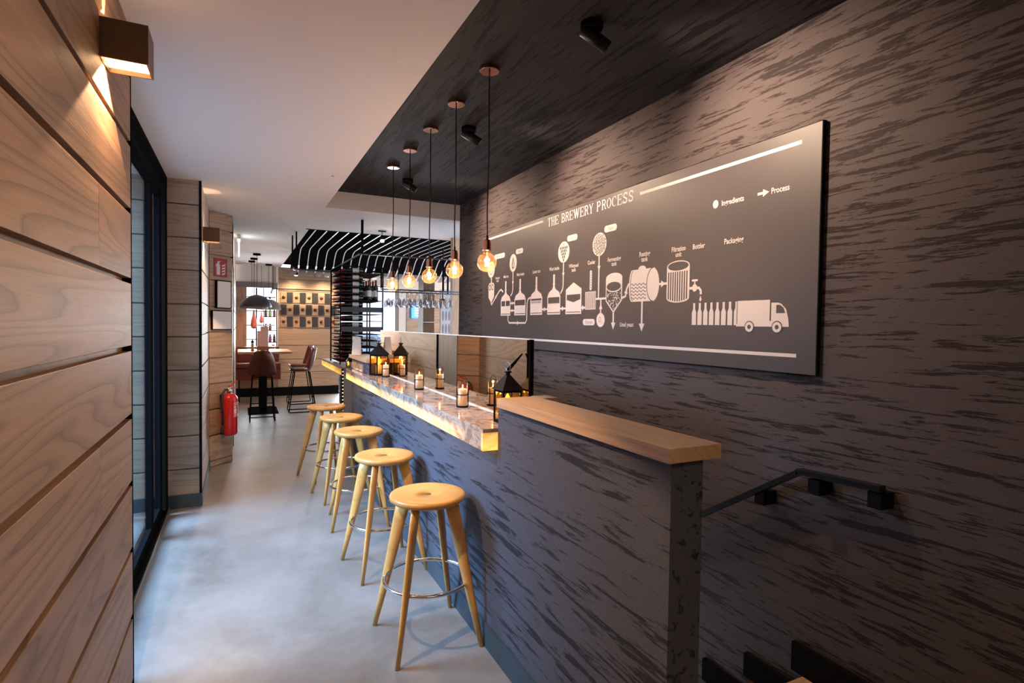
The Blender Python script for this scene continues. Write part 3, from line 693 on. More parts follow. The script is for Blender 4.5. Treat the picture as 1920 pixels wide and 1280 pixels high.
for i in range(11): a.rect(1.957+i*.0128, 1.775, 1.957+i*.0128+.0075, 1.905)
a.rect(1.957, 1.90, 2.092, 1.905); a.rect(1.957, 1.775, 2.092, 1.780)
a.pill(2.012, 1.915, 2.038, 2.06, .013)
for i in range(7): k.ell(2.025, 1.935+i*.018, .004, .004, 2, 8)
a.ell(2.155, 1.698, .05, .05); a.rect(2.148, 1.748, 2.162, 1.845); a.tri(2.155, 1.79, 0, 1, .024)
# fermenting tank
a.poly([(2.213, 1.83), (2.305, 1.745), (2.397, 1.83), (2.397, 1.985)]+[(2.305+.092*math.cos(t), 1.985+.035*math.sin(t)) for t in [i*PI/10 for i in range(11)]]+[(2.213, 1.985)])
k.poly([(2.223, 1.835), (2.305, 1.760), (2.387, 1.835), (2.387, 1.925), (2.223, 1.925)], 2)
a.ell(2.305, 1.925, .086, .038, 3); k.ell(2.305, 1.927, .080, .031, 4)
for i in range(95):
    u = random.uniform(-.076, .076); v = random.uniform(1.775, 1.885)
    if abs(u) < .078*min(1, (v-1.757)/.08): a.ell(2.305+u, v, .0042, .0042, 3, 6)
a.rect(2.297, 1.675, 2.313, 1.75); a.tri(2.305, 1.662, 0, -1, .030)
a.line([(2.397, 1.845), (2.435, 1.855), (2.445, 1.90), (2.465, 1.93), (2.49, 1.93)], .016); a.tri(2.442, 1.885, .3, 1, .022)
# resting tank
a.poly([(2.50, 1.815), (2.72, 1.815), (2.72, 2.02), (2.50, 2.02)]); a.ell(2.50, 1.9175, .030, .1025); a.ell(2.705, 1.9175, .058, .1025); k.ring(2.705, 1.9175, .058, .1025, .006, 2, a0=PI/2, a1=1.5*PI, n=20); a.ell(2.60, 2.02, .038, .022, 1, 20)
k.ring(2.512, 1.9175, .026, .0975, .005, 2, a0=PI/2, a1=1.5*PI, n=20)
for r_ in range(5): k.line([(2.492+i*.0075, 1.925-r_*.022+.006*math.sin(i*PI/2.5)) for i in range(21)], .005, 2)
a.rect(2.598, 1.665, 2.613, 1.815); a.tri(2.6055, 1.655, 0, -1, .032)
a.rect(2.763, 1.908, 2.83, 1.922); a.tri(2.795, 1.915, 1, 0, .024)
# filtration unit
a.poly([(2.83, 1.825)]+[(2.9235+.0935*math.cos(t), 1.825+.028*math.sin(t)) for t in [PI+i*PI/12 for i in range(13)]]+[(3.017, 1.825), (3.017, 2.01)]+[(2.9235+.0935*math.cos(t), 2.01+.032*math.sin(t)) for t in [i*PI/12 for i in range(13)]]+[(2.83, 2.01)])
k.ell(2.9235, 2.01, .085, .026, 2)
for i in range(9): k.rect(2.841+i*.0188, 1.822-.018*math.sin(PI*(i+.6)/9.5), 2.841+i*.0188+.010, 1.978, 2)
# tap, drop, bottles, lorry
a.rect(3.017, 1.868, 3.075, 1.883); a.ell(3.058, 1.876, .019, .021, 1, 20); a.rect(3.054, 1.89, 3.062, 1.915); a.pill(3.035, 1.912, 3.081, 1.924, .006)
a.line([(3.07, 1.876), (3.092, 1.874), (3.104, 1.860), (3.106, 1.838)], .015); a.poly([(3.104, 1.832), (3.113, 1.808), (3.104, 1.797), (3.095, 1.808)])
for i in range(8):
    c = 3.058+i*.0425; h_ = .016
    pts_ = [(c-h_, 1.668), (c+h_, 1.668), (c+h_, 1.738), (c+.0075, 1.758), (c+.0075, 1.790), (c-.0075, 1.790), (c-.0075, 1.758), (c-h_, 1.738)]
    if i == 7: pts_ = [(min(p[0], c+.002), p[1]) for p in pts_]
    a.poly(pts_)
a.rect(3.362, 1.672, 3.556, 1.792); a.rect(3.355, 1.662, 3.40, 1.674)
a.poly([(3.53, 1.662), (3.662, 1.662), (3.658, 1.70), (3.645, 1.745), (3.62, 1.770), (3.60, 1.777), (3.564, 1.777), (3.564, 1.69), (3.53, 1.69)]); a.rect(3.37, 1.662, 3.60, 1.674)
k.poly([(3.592, 1.727), (3.641, 1.727), (3.632, 1.752), (3.612, 1.766), (3.592, 1.766)], 2); k.rect(3.5575, 1.693, 3.5625, 1.777, 2)
for c in (3.438, 3.598): k.ell(c, 1.660, .030, .030, 2, 24); a.ell(c, 1.660, .025, .025, 3, 24); k.ell(c, 1.660, .011, .011, 4, 18)
# key
a.ell(3.198, 2.316, .019, .022); a.rect(3.468, 2.307, 3.502, 2.320); a.tri(3.512, 2.3135, 1, 0, .022)
a.build('diagram_print', PRINT, sg); k.build('diagram_details', BOARD, sg)
cap = [('Ingredients', 3.238, 2.300, .040, 'LEFT', .82), ('Process', 3.545, 2.300, .040, 'LEFT', .80), ('Packaging', 3.262, 2.094, .040, 'LEFT', .82), ('Bottler', 3.035, 2.094, .040, 'LEFT', .80),
       ('Filtration\nunit', 2.923, 2.097, .040, 'CENTER', .80), ('Resting\ntank', 2.620, 2.101, .042, 'CENTER', .84), ('Fermenting\ntank', 2.302, 2.101, .040, 'CENTER', .82), ('Cooler', 2.028, 2.104, .040, 'CENTER', .84),
       ('Whirpool\ntank', 1.790, 2.102, .040, 'CENTER', .84), ('Wort kettle', 1.497, 2.104, .040, 'CENTER', .80), ('Lauter tun', 1.194, 2.106, .040, 'CENTER', .82), ('Mash kettle', .890, 2.106, .038, 'CENTER', .82),
       ('Mash tun', .585, 2.108, .036, 'CENTER', .82), ('Hammer\nmills', .388, 2.108, .036, 'CENTER', .82), ('Used yeast', 2.450, 1.654, .040, 'CENTER', .82)]
put_text('captions', cap, PRINT, sg, sfn(1))
put_text('pill_captions', [('Yeast', 2.254, 2.319, .034, 'CENTER', .8), ('Hops', 1.762, 2.319, .034, 'CENTER', .8), ('Water', .862, 2.319, .034, 'CENTER', .8), ('Malt/Grain', .43, 2.319, .034, 'CENTER', .9), ('Oxygen', 2.008, 1.671, .036, 'CENTER', .85), ('O', 2.147, 1.682, .055, 'CENTER', .7), ('2', 2.170, 1.672, .028, 'CENTER', .8)], mat('grey_print', (.30, .28, .30), .6), sg, sfn(2))
# ------------------------------------------------------------ candles on the bar
def make_candle():
    t = thing('candle_holder', 'glass candle holder', 'candle', (0, 0, 0), 0, 'lit candles on the bar top')
    a = B(); a.lathe([(0, 0), (.035, 0), (.036, .003), (.036, .008), (0, .009)], n=28)
    a.tube([(.0345*math.cos(2*PI*i/28), .0345*math.sin(2*PI*i/28), .078) for i in range(28)], .0028, 6, True)
    for a0 in (-.55, PI-.55):
        c, s_ = math.cos(a0), math.sin(a0); a.tube([(.0355*c, .0355*s_, .006), (.0355*c, .0355*s_, .085), (.037*c, .037*s_, .115)], .0028, 6)
    wf = a.build('wire_frame', BLACK, t)
    c, s_ = math.cos(-.55), math.sin(-.55)
    B().tube([(.037*c*math.cos(q)-0, .037*s_*math.cos(q), .118+.072*math.sin(q)) for q in [i*PI/16 for i in range(17)]], .0015, 5).build('wire_handle', BLACK, wf)
    B().lathe([(.0318, .010), (.0322, .160), (.0308, .160), (.0304, .012)], n=32).build('glass_cylinder', glassy('candle_glass', (1, .90, .80), (1, .85, .7), .02, .06) if 'candle_glass' not in bpy.data.materials else bpy.data.materials['candle_glass'], t)
    B().lathe([(0, .010), (.0275, .010), (.0278, .107), (.024, .113), (.014, .108), (0, .107)], n=28).build('wax_candle', WAX, t); wx = C.objects[-1]
    fl_ = B(); fl_.lathe([(0, .112), (.003, .117), (.0042, .122), (.003, .130), (.001, .138), (0, .140)], n=12); fl_.build('flame', FLAME, wx)
    return t
cnd = [((1.250, 5.284, 1.1455), 'lit white candle in a glass, farthest along the bar, beside the far lantern'), ((1.246, 4.169, 1.1455), 'lit white candle in a glass, middle of the three on the bar'), ((1.228, 3.188, 1.1455), 'lit white candle in a glass, nearest the camera on the bar')]
c0 = make_candle(); c0.location = cnd[0][0]; c0['label'] = cnd[0][1]
for loc, lab in cnd[1:]: dup(c0, loc, 0, lab)
for loc, _ in cnd: point('candle_light', (loc[0], loc[1], loc[2]+.150), .35, (1, .55, .22), .006)
# ------------------------------------------------------------ lanterns
def lantern(loc, rot, sc, lab, group='black metal lanterns', handle=True):
    t = thing('lantern', lab, 'lantern', loc, rot, group); t.scale = (sc,)*3
    a = B(); h = .057
    a.box(-h, -h, .0, h, h, .014, bev=.002)
    for sx in (-1, 1):
        for sy in (-1, 1): a.box(sx*h-(.006 if sx > 0 else -.0)-.0 if sx > 0 else -h, (h-.009) if sy > 0 else -h, .014, h if sx > 0 else -h+.009, h if sy > 0 else -h+.009, .168)
    a.box(-h, -h, .168, h, h, .182, bev=.002); a.build('frame', BLACK, t)
    r = B(); e = .067; z0, z1 = .182, .262
    V = [r.bm.verts.new(p) for p in ((-e, -e, z0), (e, -e, z0), (e, e, z0), (-e, e, z0), (-.010, -.010, z1), (.010, -.010, z1), (.010, .010, z1), (-.010, .010, z1))]
    for q in ((3, 2, 1, 0), (4, 5, 6, 7), (0, 1, 5, 4), (1, 2, 6, 5), (2, 3, 7, 6), (3, 0, 4, 7)): r.bm.faces.new([V[i] for i in q])
    r.lathe([(0, .262), (.012, .262), (.014, .272), (.022, .276), (.022, .281), (.006, .284), (0, .284)], n=16); r.build('roof', BLACKG, t)
    B().tube([(0, .026*math.cos(q), .305+.024*math.sin(q)) for q in [2*PI*i/24 for i in range(24)]], .0022, 6, True).build('ring_handle', STEEL, t)
    g = B()
    for s_ in (-1, 1): g.box(-h+.009, s_*(h-.004)-.001, .015, h-.009, s_*(h-.004)+.001, .167); g.box(s_*(h-.004)-.001, -h+.009, .015, s_*(h-.004)+.001, h-.009, .167)
    g.build('glass_panes', glassy('amber_lantern_glass', (1, .86, .6), base=.04) if 'amber_lantern_glass' not in bpy.data.materials else bpy.data.materials['amber_lantern_glass'], t)
    B().lathe([(0, .0145), (.026, .0145), (.026, .088), (.02, .092), (0, .089)], n=24).build('pillar_candle', WAX, t); wx = C.objects[-1]
    B().lathe([(0, .092), (.010, .098), (.017, .116), (.012, .140), (.003, .158), (0, .160)], n=16).build('flame', LEDG, wx)
    if handle:
        a = B(); bar(a, (0, .0, .285), (0, -.0, .29), .004, .004); a.tube([(.0, 0, .286), (.03, -.015, .325), (.07, -.035, .378)], .008, 8, rf=[.010, .008, .004]); a.build('carry_handle', BLACK, t)
    point('lantern_light', (loc[0], loc[1], loc[2]+.15*sc), .5, (1, .5, .12), .015)
    return t
lantern((1.252, 2.60, 1.1455), .05, .95, 'black metal lantern at the near end of the bar, partly behind the oak cap')
lantern((1.222, 5.45, 1.1455), .35, 1.12, 'larger black metal lantern at the far end of the onyx bar', handle=False)
# menu card on far half wall
mc = thing('menu_card', 'tall folded white menu card standing on the far oak cap', 'menu', (1.16, 6.27, 1.3025), -.5)
a = B(); a.prism([(-.05, 0), (.05, 0), (.043, .20), (-.043, .20)], -.002, .002, lambda u, v, d: (u, d-.02*(1-v/.2), v)); a.prism([(-.05, 0), (.05, 0), (.043, .20), (-.043, .20)], -.002, .002, lambda u, v, d: (u, d+.02*(1-v/.2), v)); a.build('card', PALE, mc)
# ------------------------------------------------------------ fire point on the facet
nf = Vector((fd.y, -fd.x, 0)).normalized()
def on_facet(s, off=0): return FA+fd.normalized()*s+nf*off
frot = ang
fs = thing('fire_sign', 'small red square sign showing a white extinguisher and flames', 'sign', tuple(on_facet(.155, .003)+Vector((0, 0, 2.265))), frot)
B().box(-.095, -.003, -.105, .095, .003, .105).build('plate', REDS, fs)
def sign_poly(mb, pts): mb.bm.faces.new([mb.bm.verts.new((u, -.0042, v)) for u, v in pts])
g = B()
sign_poly(g, [(-.062, -.085), (-.012, -.085), (-.012, .02), (-.02, .042), (-.054, .042), (-.062, .02)]); sign_poly(g, [(-.045, .042), (-.03, .042), (-.022, .07), (-.05, .066)]); sign_poly(g, [(-.05, .052), (-.07, .03), (-.078, .0), (-.072, .0), (-.062, .03), (-.045, .046)]); sign_poly(g, [(-.03, .06), (-.008, .075), (-.004, .068), (-.026, .05)])
for i in range(4): y = -.085+i*.032; sign_poly(g, [(.015, y), (.06, y+.012), (.07, y+.045), (.055, y+.028), (.015, y+.018)])
g.build('pictogram', SIGNW, fs)
for z0, z1, s0_, s1_, lab in ((1.80, 2.118, .075, .285, 'upright framed white notice below the fire sign'), (1.555, 1.775, .01, .30, 'wide framed white notice just above the extinguisher')):
    c = on_facet((s0_+s1_)/2, .012); n_ = thing('framed_notice', lab, 'notice', (c.x, c.y, z0), frot)
    hw_ = (s1_-s0_)/2
    a = B(); a.box(-hw_, -.012, 0, hw_, .012, z1-z0); a.build('frame', BLACK, n_)
    B().box(-hw_+.012, -.0145, .01, hw_-.006, -.0122, z1-z0-.01).build('sheet', mat('white_sheet', (.85, .86, .92), .4), n_)  # sheet colour whitened to stand in for a window reflection
ec = on_facet(.17, .105)
ex = thing('fire_extinguisher', 'red fire extinguisher with black hose hung on the oak wall', 'fire extinguisher', (ec.x, ec.y, .35), frot)
B().lathe([(0, .012), (.07, .0), (.088, .012), (.092, .03), (.092, .40), (.086, .435), (.065, .462), (.035, .474), (.026, .478), (0, .478)], n=36).build('cylinder', RED, ex)
B().lathe([(0, .478), (.022, .478), (.022, .500), (.028, .503), (.028, .512), (.016, .520), (.016, .548), (0, .55)], n=20).build('valve', STEEL, ex); vv = C.objects[-1]
a = B(); a.tube([(-.01, 0, .55), (.05, -.01, .585), (.10, -.02, .612)], .009, 8); a.tube([(0, 0, .53), (.06, -.01, .535), (.105, -.02, .53)], .005, 8); a.build('squeeze_handle', RED, vv)
B().tube([(-.016, 0, .52), (-.06, -.005, .525), (-.10, -.01, .495), (-.125, -.012, .43), (-.122, -.012, .36), (-.105, -.01, .28), (-.100, -.008, .20), (-.103, -.006, .13)], .0125, 10).build('hose', RUBBER, ex); hs = C.objects[-1]
B().lathe([(0, .13), (.016, .13), (.018, .06), (.022, .03), (0, .03)], -.106, -.005, n=14).build('nozzle', RUBBER, hs)
a = B(); rows = []
for z in (.21, .38): rows.append([(.0935*math.cos(q), .0935*math.sin(q), z) for q in [-1.9+i*.12 for i in range(14)]])
a.grid(rows); lb = a.build('label', mat('extinguisher_label_red', (.62, .07, .06), .4), ex)
a = B()
for z0, z1, q0, q1 in ((.365, .375, -1.8, -.5), (.345, .355, -1.8, -.5), (.325, .332, -1.2, -.5), (.31, .317, -1.2, -.5), (.25, .31, -1.8, -1.45), (.265, .295, -.95, -.7), (.235, .242, -1.8, -.5), (.222, .228, -1.8, -.6), (.318, .335, -1.8, -1.5)):
    a.grid([[(.0942*math.cos(q), .0942*math.sin(q), z) for q in [q0+(q1-q0)*i/8 for i in range(9)]] for z in (z0, z1)])
a.build('label_print', SIGNW, lb)
B().box(-.03, .07, .25, .03, .102, .46).build('wall_bracket', BLACK, ex)
# ------------------------------------------------------------ slatted canopy
cy = thing('slatted_ceiling_canopy', 'black slatted ceiling canopy with pale light lines over the bar', 'ceiling canopy', (.78, 7.8, ZC))
B().box(0, 0, .055, 3.3, 5.6, .075).build('backing_panel', BLACK, cy)
B().box(0, 0, -.006, 3.3, .012, .055).build('front_edge', BLACK, cy)
prof = [(.02, .03), (1.4, .03), (2.20, .026), (2.38, .0), (2.50, -.06), (2.60, -.14), (2.68, -.22), (2.77, -.28), (2.88, -.33), (3.0, -.365), (3.10, -.38)]
for i in range(22):
    x0 = .02+i*.147; x1 = x0+.118; a = B(); rows = []
    for j, (y, z) in enumerate(prof):
        t = j/(len(prof)-1); k_ = 1 if j < 8 else (.98, .82, .50)[j-8]; c = (x0+x1)/2; hwid = (x1-x0)/2*k_
        rows.append([(c-hwid, y, z), (c+hwid, y, z), (c+hwid, y+.012, z+.014), (c-hwid, y+.012, z+.014)])
    tip = rows[7:]; rows = rows[:8]; tb = B(); tb.grid([[(p[0], p[1]+(.0005 if n_ == 0 else 0), p[2]) for p in r] for n_, r in enumerate(tip)], False, True); V = list(tb.bm.verts); tb.bm.faces.new(V[:4]); tb.bm.faces.new(V[-4:])
    a.grid(rows, False, True); V = list(a.bm.verts); a.bm.faces.new(V[:4]); a.bm.faces.new(V[-4:]); sl = a.build('slat', matte('slat_black', (.008, .008, .011)) if 'slat_black' not in bpy.data.materials else bpy.data.materials['slat_black'], cy); tb.build('lit_slat_tip', GREYP, sl)  # grey tips paint in the downlight falling on the black slat ends
LEDL = mat('pale_light_line', (.5, .48, .5), .4, emit=(.75, .72, .78), es=.16)
for i in range(21):
    x0 = .02+i*.147+.124; a = B(); rows = []
    for y, z in prof[:9]: rows.append([(x0, y, z), (x0+.014, y, z), (x0+.014, y+.004, z+.004), (x0, y+.004, z+.004)])
    a.grid(rows, False, True); V = list(a.bm.verts); a.bm.faces.new(V[:4]); a.bm.faces.new(V[-4:]); a.build('light_line', LEDL, cy)
# hanging frame over the bar
hf = thing('hanging_glass_rack', 'black metal glass rack hung from the ceiling over the bar with glass rails', 'glass rack', (1.31, 6.78, 2.0))
a = B(); e = .011
def barx(x0, y0, z0, x1, y1, z1, t=.011): a.box(min(x0, x1)-t, min(y0, y1)-t, min(z0, z1)-t, max(x0, x1)+t, max(y0, y1)+t, max(z0, z1)+t)
barx(0, 0, .48, 1.7, 0, .48, .008); barx(-.02, 0.02, .48, -.02, 2.3, .48, .008); barx(.23, 0, .07, 1.7, 0, .07, .008); barx(.23, .22, .055, 1.7, .22, .055, .008); a.build('rails', STEEL if False else mat('gunmetal', (.10, .10, .11), .35, .8), hf)
for q_ in ((0, 0, .50, 0, 0, .872, .013), (1.02, 0, .09, 1.02, 0, .46, .010), (1.16, .22, .07, 1.16, .22, .46, .010), (.44, 0, .09, .44, 0, .46, .004), (.23, 0, .09, .23, 0, .46, .008)):
    a = B(); barx(*q_); a.build('hanger_rod', BLACK, hf)
# stemware hanging in the rails
def make_glass():
    t = thing('wine_glass', 'upside down wine glass hanging from the rack', 'glass', (0, 0, 0), 0, 'stemmed glasses hanging over the bar')
    B().lathe([(.028, 0), (.027, -.003), (.004, -.008), (.003, -.085), (.008, -.095), (.022, -.108), (.030, -.135), (.028, -.165), (.023, -.185), (.022, -.185), (.027, -.165), (.029, -.135), (.021, -.110), (0, -.099)], n=16).build('bowl_and_stem', glassy('stemware_glass', (.80, .80, .82), base=.16) if 'stemware_glass' not in bpy.data.materials else bpy.data.materials['stemware_glass'], t)
    return t
gl = make_glass(); first = True
for r_ in range(2):
    for i in range(13):
        loc = (1.31+.32+i*.067+r_*.02, 6.78+r_*.22+.035*(i % 2)-.012, 2.0+(.060 if r_ == 0 else .046))
        lab = 'upside down wine glass in the %s row of the hanging rack over the bar' % ('front', 'back')[r_]
        if first: gl.location = loc; gl['label'] = lab; first = False
        else: dup(gl, loc, 0, lab)
# ------------------------------------------------------------ main bar and wine rack
mb_ = thing('service_bar', 'bar behind the counter with a yellow backlit onyx edge', 'bar', (1.22, 7.34, 0))
B().box(.28, .02, 0, .9, 2.3, .995, 'y').build('bar_body', mat('navy_bar_paint', (.03, .04, .07), .5), mb_)
B().box(0.004, .0, 1.03, .95, 2.32, 1.06, 'y').build('bar_top', OAKC, mb_)
B().box(0, .02, .955, .02, 2.32, 1.03).build('onyx_edge', ONYXB, mb_)
ep = thing('end_panel', 'narrow grey panel with a column of small studs lit beside the counter', 'panel', (1.165, 7.27, 0))
B().box(.018, 0, 0, .135, .05, 1.09).build('grey_board', GREYP, ep)
B().box(0, 0, 0, .0175, .05, 1.07).build('dark_edge', BLACK, ep)
a = B()
for k_ in range(14): a.lathe([(0, 0), (.008, .0), (.005, -.006), (0, -.007)], .009, -.0005, .45+k_*.045, 10, axis='y')
a.build('studs', mat('brass_stud', (.9, .7, .3), .2, .9, emit=(1, .75, .35), es=.8), ep)
lantern((1.245, 7.295, 1.0905), 0, .42, 'tiny black lantern on top of the grey end panel', handle=False)
rk = thing('wine_rack', 'tall black open wine rack standing on the service bar', 'shelf', (1.28, 8.17, 1.062))
RW, RD, RH = .60, .90, 1.41
a = B()
for x_ in (0, RW): 
    for y_ in (0, RD): a.box(x_-.009, y_-.009, 0, x_+.009, y_+.009, RH)
for y_ in (0, RD): a.box(0, y_-.008, RH-.016, RW, y_+.008, RH)
for x_ in (0, RW): a.box(x_-.008, 0, RH-.016, x_+.008, RD, RH)
a.build('frame', BLACK, rk)
SH = [.03+.098*i for i in range(14)]
for i, z in enumerate(SH): 
    B().box(.010, .010, z, .345 if i in (10, 11, 12) else RW-.010, RD-.010, z+(.010 if i not in (6, 8) else .010)).build('shelf_board', matte('rack_wood', (.05, .03, .03)) if 'rack_wood' not in bpy.data.materials else bpy.data.materials['rack_wood'], rk)
for z in (.75, .47): B().box(.010, -.004, z, RW-.010, .0, z+.07).build('fascia_board', mat('rack_fascia', (.07, .07, .09), .7) if 'rack_fascia' not in bpy.data.materials else bpy.data.materials['rack_fascia'], rk)
def make_bottle(m_):
    t = thing('wine_bottle', 'bottle', 'bottle')
    B().lathe([(0, 0), (.034, .0), (.037, .006), (.037, .18), (.030, .21), (.015, .235), (.0135, .285), (.0155, .288), (.0155, .298), (0, .30)], n=16).build('body', m_, t)
    B().lathe([(.0376, .06), (.0376, .15)], n=16).build('label', PALE, t)
    B().lathe([(.0160, .25), (.0165, .302), (0, .303)], n=12).build('capsule', mat('capsule_red', (.35, .03, .05), .3) if 'capsule_red' not in bpy.data.materials else bpy.data.materials['capsule_red'], t)
    return t
b1 = make_bottle(BGLASS); b2 = make_bottle(BGREEN); used = set()
def place_bottle(src, loc, lying, lab, group):
    if src.name not in used: o = src; used.add(src.name)
    else: o = dup(src, loc)
    o.location = loc; o['label'] = lab; o['group'] = group
    o.rotation_euler = (0, -PI/2, 0) if lying else (0, 0, 0)
    return o
ordn = ['lowest', 'second lowest', 'third lowest', 'fourth lowest', 'fifth', 'sixth', 'seventh', 'eighth', 'ninth', 'tenth', 'eleventh', 'twelfth', 'thirteenth', 'top']
for i, z in enumerate(SH):
    for j in range(5):
        place_bottle(b1 if (i+j) % 3 else b2, (1.28+.33, 8.17+.10+j*.165, 1.062+z+.0480), True, 'wine bottle lying neck out on the %s shelf of the rack' % ordn[i], 'bottles on the %s rack shelf' % ordn[i])
for i in (9,):
    for j in range(6):
        place_bottle(b2 if j % 2 else b1, (1.28+.42+(j % 2)*.10, 8.17+.10+(j//2)*.2, 1.062+SH[9]+.0105), False, 'upright wine bottle standing high in the open bay of the rack', 'upright bottles in the rack')
# bottles standing at the near bar side
for j, (x_, y_) in enumerate(((1.75, 7.75), (1.86, 7.9), (1.97, 7.8))):
    place_bottle(b1, (x_, y_, 1.0605), False, 'upright dark bottle on the service bar beside the rack', 'bottles on the service bar')
# car outside
car = thing('parked_car', 'blue car parked outside, seen through the wine rack', 'car', (2.9, 17.2, -.05))
a = B(); sec = [(-1.9, .35), (-1.9, .75), (-1.2, .9), (-.8, 1.35), (.7, 1.38), (1.3, .95), (1.95, .85), (1.98, .35)]
a.prism(sec, -.8, .8, lambda u, v, d: (u, d, v)); a.build('car_body', mat('car_blue', (.05, .16, .30), .2, coat=.8), car)
a = B(); a.prism([(-.75, .98), (-.55, 1.30), (.6, 1.32), (1.0, .98)], -.81, -.802, lambda u, v, d: (u, d, v)); a.build('side_window', BLACKG, car)
for x_ in (-1.2, 1.25):
    B().cyl(.32, -.86, -.66, x_, .32, 28, 'y').build('wheel', RUBBER, car)
# ------------------------------------------------------------ right-hand bar back
tv = thing('television', 'blue screen with white lines on the far wood wall', 'screen', (3.96, 13.40, 1.80))
B().box(-.16, 0, 0, .30, .05, .36).build('screen', BLUE, tv); a = B()
for i in range(5): a.box(-.08, -.003, .05+i*.062, .27, -.0005, .078+i*.062)
a.build('screen_text', TVT, tv)
ov = thing('pattern_panel', 'white panel with three rows of dark upright ovals beyond the bar', 'panel', (3.17, 9.0, 1.36))
B().box(-.12, 0, -1.36, .14, .03, .88).build('board', PALE, ov)
a = B()
for r_ in range(3):
    for c in range(4): cx = -.075+c*.055; cz = .22+r_*.22; a.prism([(cx+.017*math.cos(q), cz+.085*math.sin(q)) for q in [2*PI*i/18 for i in range(18)]], -.002, -.0005, lambda u, v, d: (u, d, v))
a.build('ovals', mat('oval_grey', (.35, .33, .37), .5), ov)
hd = B(); hd.box(-.13, -.01, -.02, .15, .04, -.001); hd.build('base_rail', OAKC, ov)
dl = thing('copper_drum_lamp', 'copper cup shaped lamp beside the hanging glasses', 'lamp', (2.95, 8.6, 2.03))
B().lathe([(.055, -.10), (.060, -.02), (.05, .03), (.01, .04), (.01, .86), (0, .86)], n=28).build('shade', COPPER, dl)
sh = thing('wall_shelf', 'dark open shelf unit beside the white oval panel', 'shelf', (2.9, 9.3, 0))
a = B(); a.box(-.06, 0, 0, .14, .3, 2.45, 'z'); a.build('carcass', OAKD, sh)
a = B()
for z in (1.45, 1.68, 1.95, 2.2): a.box(-.06, -.1, z, .14, -.001, z+.015)
a.build('shelf_boards', PALE, sh)
# bright accent lamp at the canopy edge
al = thing('accent_spotlight', 'brightly glowing spotlight hanging below the canopy edge', 'spotlight', (1.70, 7.45, ZC))
B().box(-.05, -.012, -.012, .05, .012, 0).build('mount', BLACK, al); B().tube([(0, 0, -.012), (0, 0, -.09)], .005, 6).build('stem', BLACK, al)
B().lathe([(0, .05), (.028, .045), (.030, -.03), (.026, -.03)], 0, 0, -.12, 20, M=Matrix.Rotation(.7, 4, 'X')).build('lamp_head', BLACK, al)
B().lathe([(0, -.034), (.020, -.030), (.0255, -.022), (.0, -.022)], 0, 0, -.12, 20, M=Matrix.Rotation(-.9, 4, 'X')).build('lens', mat('bright_lens', (1, .9, .7), .5, emit=(1, .85, .6), es=60), al)
# lamps over the panelled far wall
for i, (x_, lab) in enumerate(((1.10, 'left downlight grazing the far oak wall'), (1.75, 'right downlight grazing the far oak wall'))):
    t = thing('downlight', lab, 'spotlight', (x_, 13.05, 2.88), 0, 'downlights above the far oak wall')
    B().cyl(.04, -.20, 0).build('lamp_body', BLACK, t); B().cyl(.034, -.203, -.2005).build('lens', LEDW, t)
    spot('downlight_beam', (x_, 13.05, 2.66), (x_, 13.5, 1.9), 24, (1, .72, .42), 110, .8, .04)
# ------------------------------------------------------------ display board on the far wall
db = thing('display_board', 'three staggered rows of black and pale panels with round discs on the far wall', 'wall display', (.85, 13.4995, 1.55))
for r_ in range(3):
    z0 = (0, .27, .545)[r_]
    for c in range(9):
        x_ = -.03+c*.1345; dark = (c+(r_ % 2)) % 2 == 1
        if x_ > 1.14: continue
        if dark: B().box(x_, -.02, z0, x_+.118, 0, z0+.235).build('slate_panel', SLATE, db)
        else:
            p = B().box(x_, -.012, z0, x_+.125, 0, z0+.235, 'x').build('oak_panel', OAKF, db)
            B().lathe([(0, -.032), (.030, -.030), (.036, -.022), (.036, -.0125), (0, -.0125)], x_+.0625, 0, z0+.12, 18, axis='y').build('disc', mat('dark_copper_disc', (.16, .05, .03), .3, .6) if 'dark_copper_disc' not in bpy.data.materials else bpy.data.materials['dark_copper_disc'], p)
tr = thing('track_rail', 'thin black rail across the far oak wall above the display', 'rail', (.62, 13.2, 2.37))
B().box(0, 0, 0, 1.3, .02, .02).build('rail', BLACK, tr); B().tube([(.02, .01, 0), (.0, .0, -.05), (-.02, -.02, -.10)], .02, 8).build('spot_head', STEEL, tr)
for q in (0.02, 1.25): B().box(q, .004, .02, q+.012, .016, .513).build('drop_rod', BLACK, tr)
# loop of tube hanging under the canopy
hl = thing('hanging_tube', 'thin black tube frame hung on two rods below the canopy corner', 'frame', (.70, 8.3, 2.3))
B().box(-.04, .20, .15, -.02, .22, .585).build('rod', BLACK, hl); a = B(); a.box(-.02, -.18, .15, .0, -.16, .585); a.build('rod', BLACK, hl)
B().tube([(-.03, .21, .16), (.05, .9, .16), (.12, 1.0, .18), (.9, 1.05, .17), (1.05, 1.0, .15)], .012, 8).build('tube', mat('gunmetal_tube', (.12, .12, .12), .3, .7), hl)
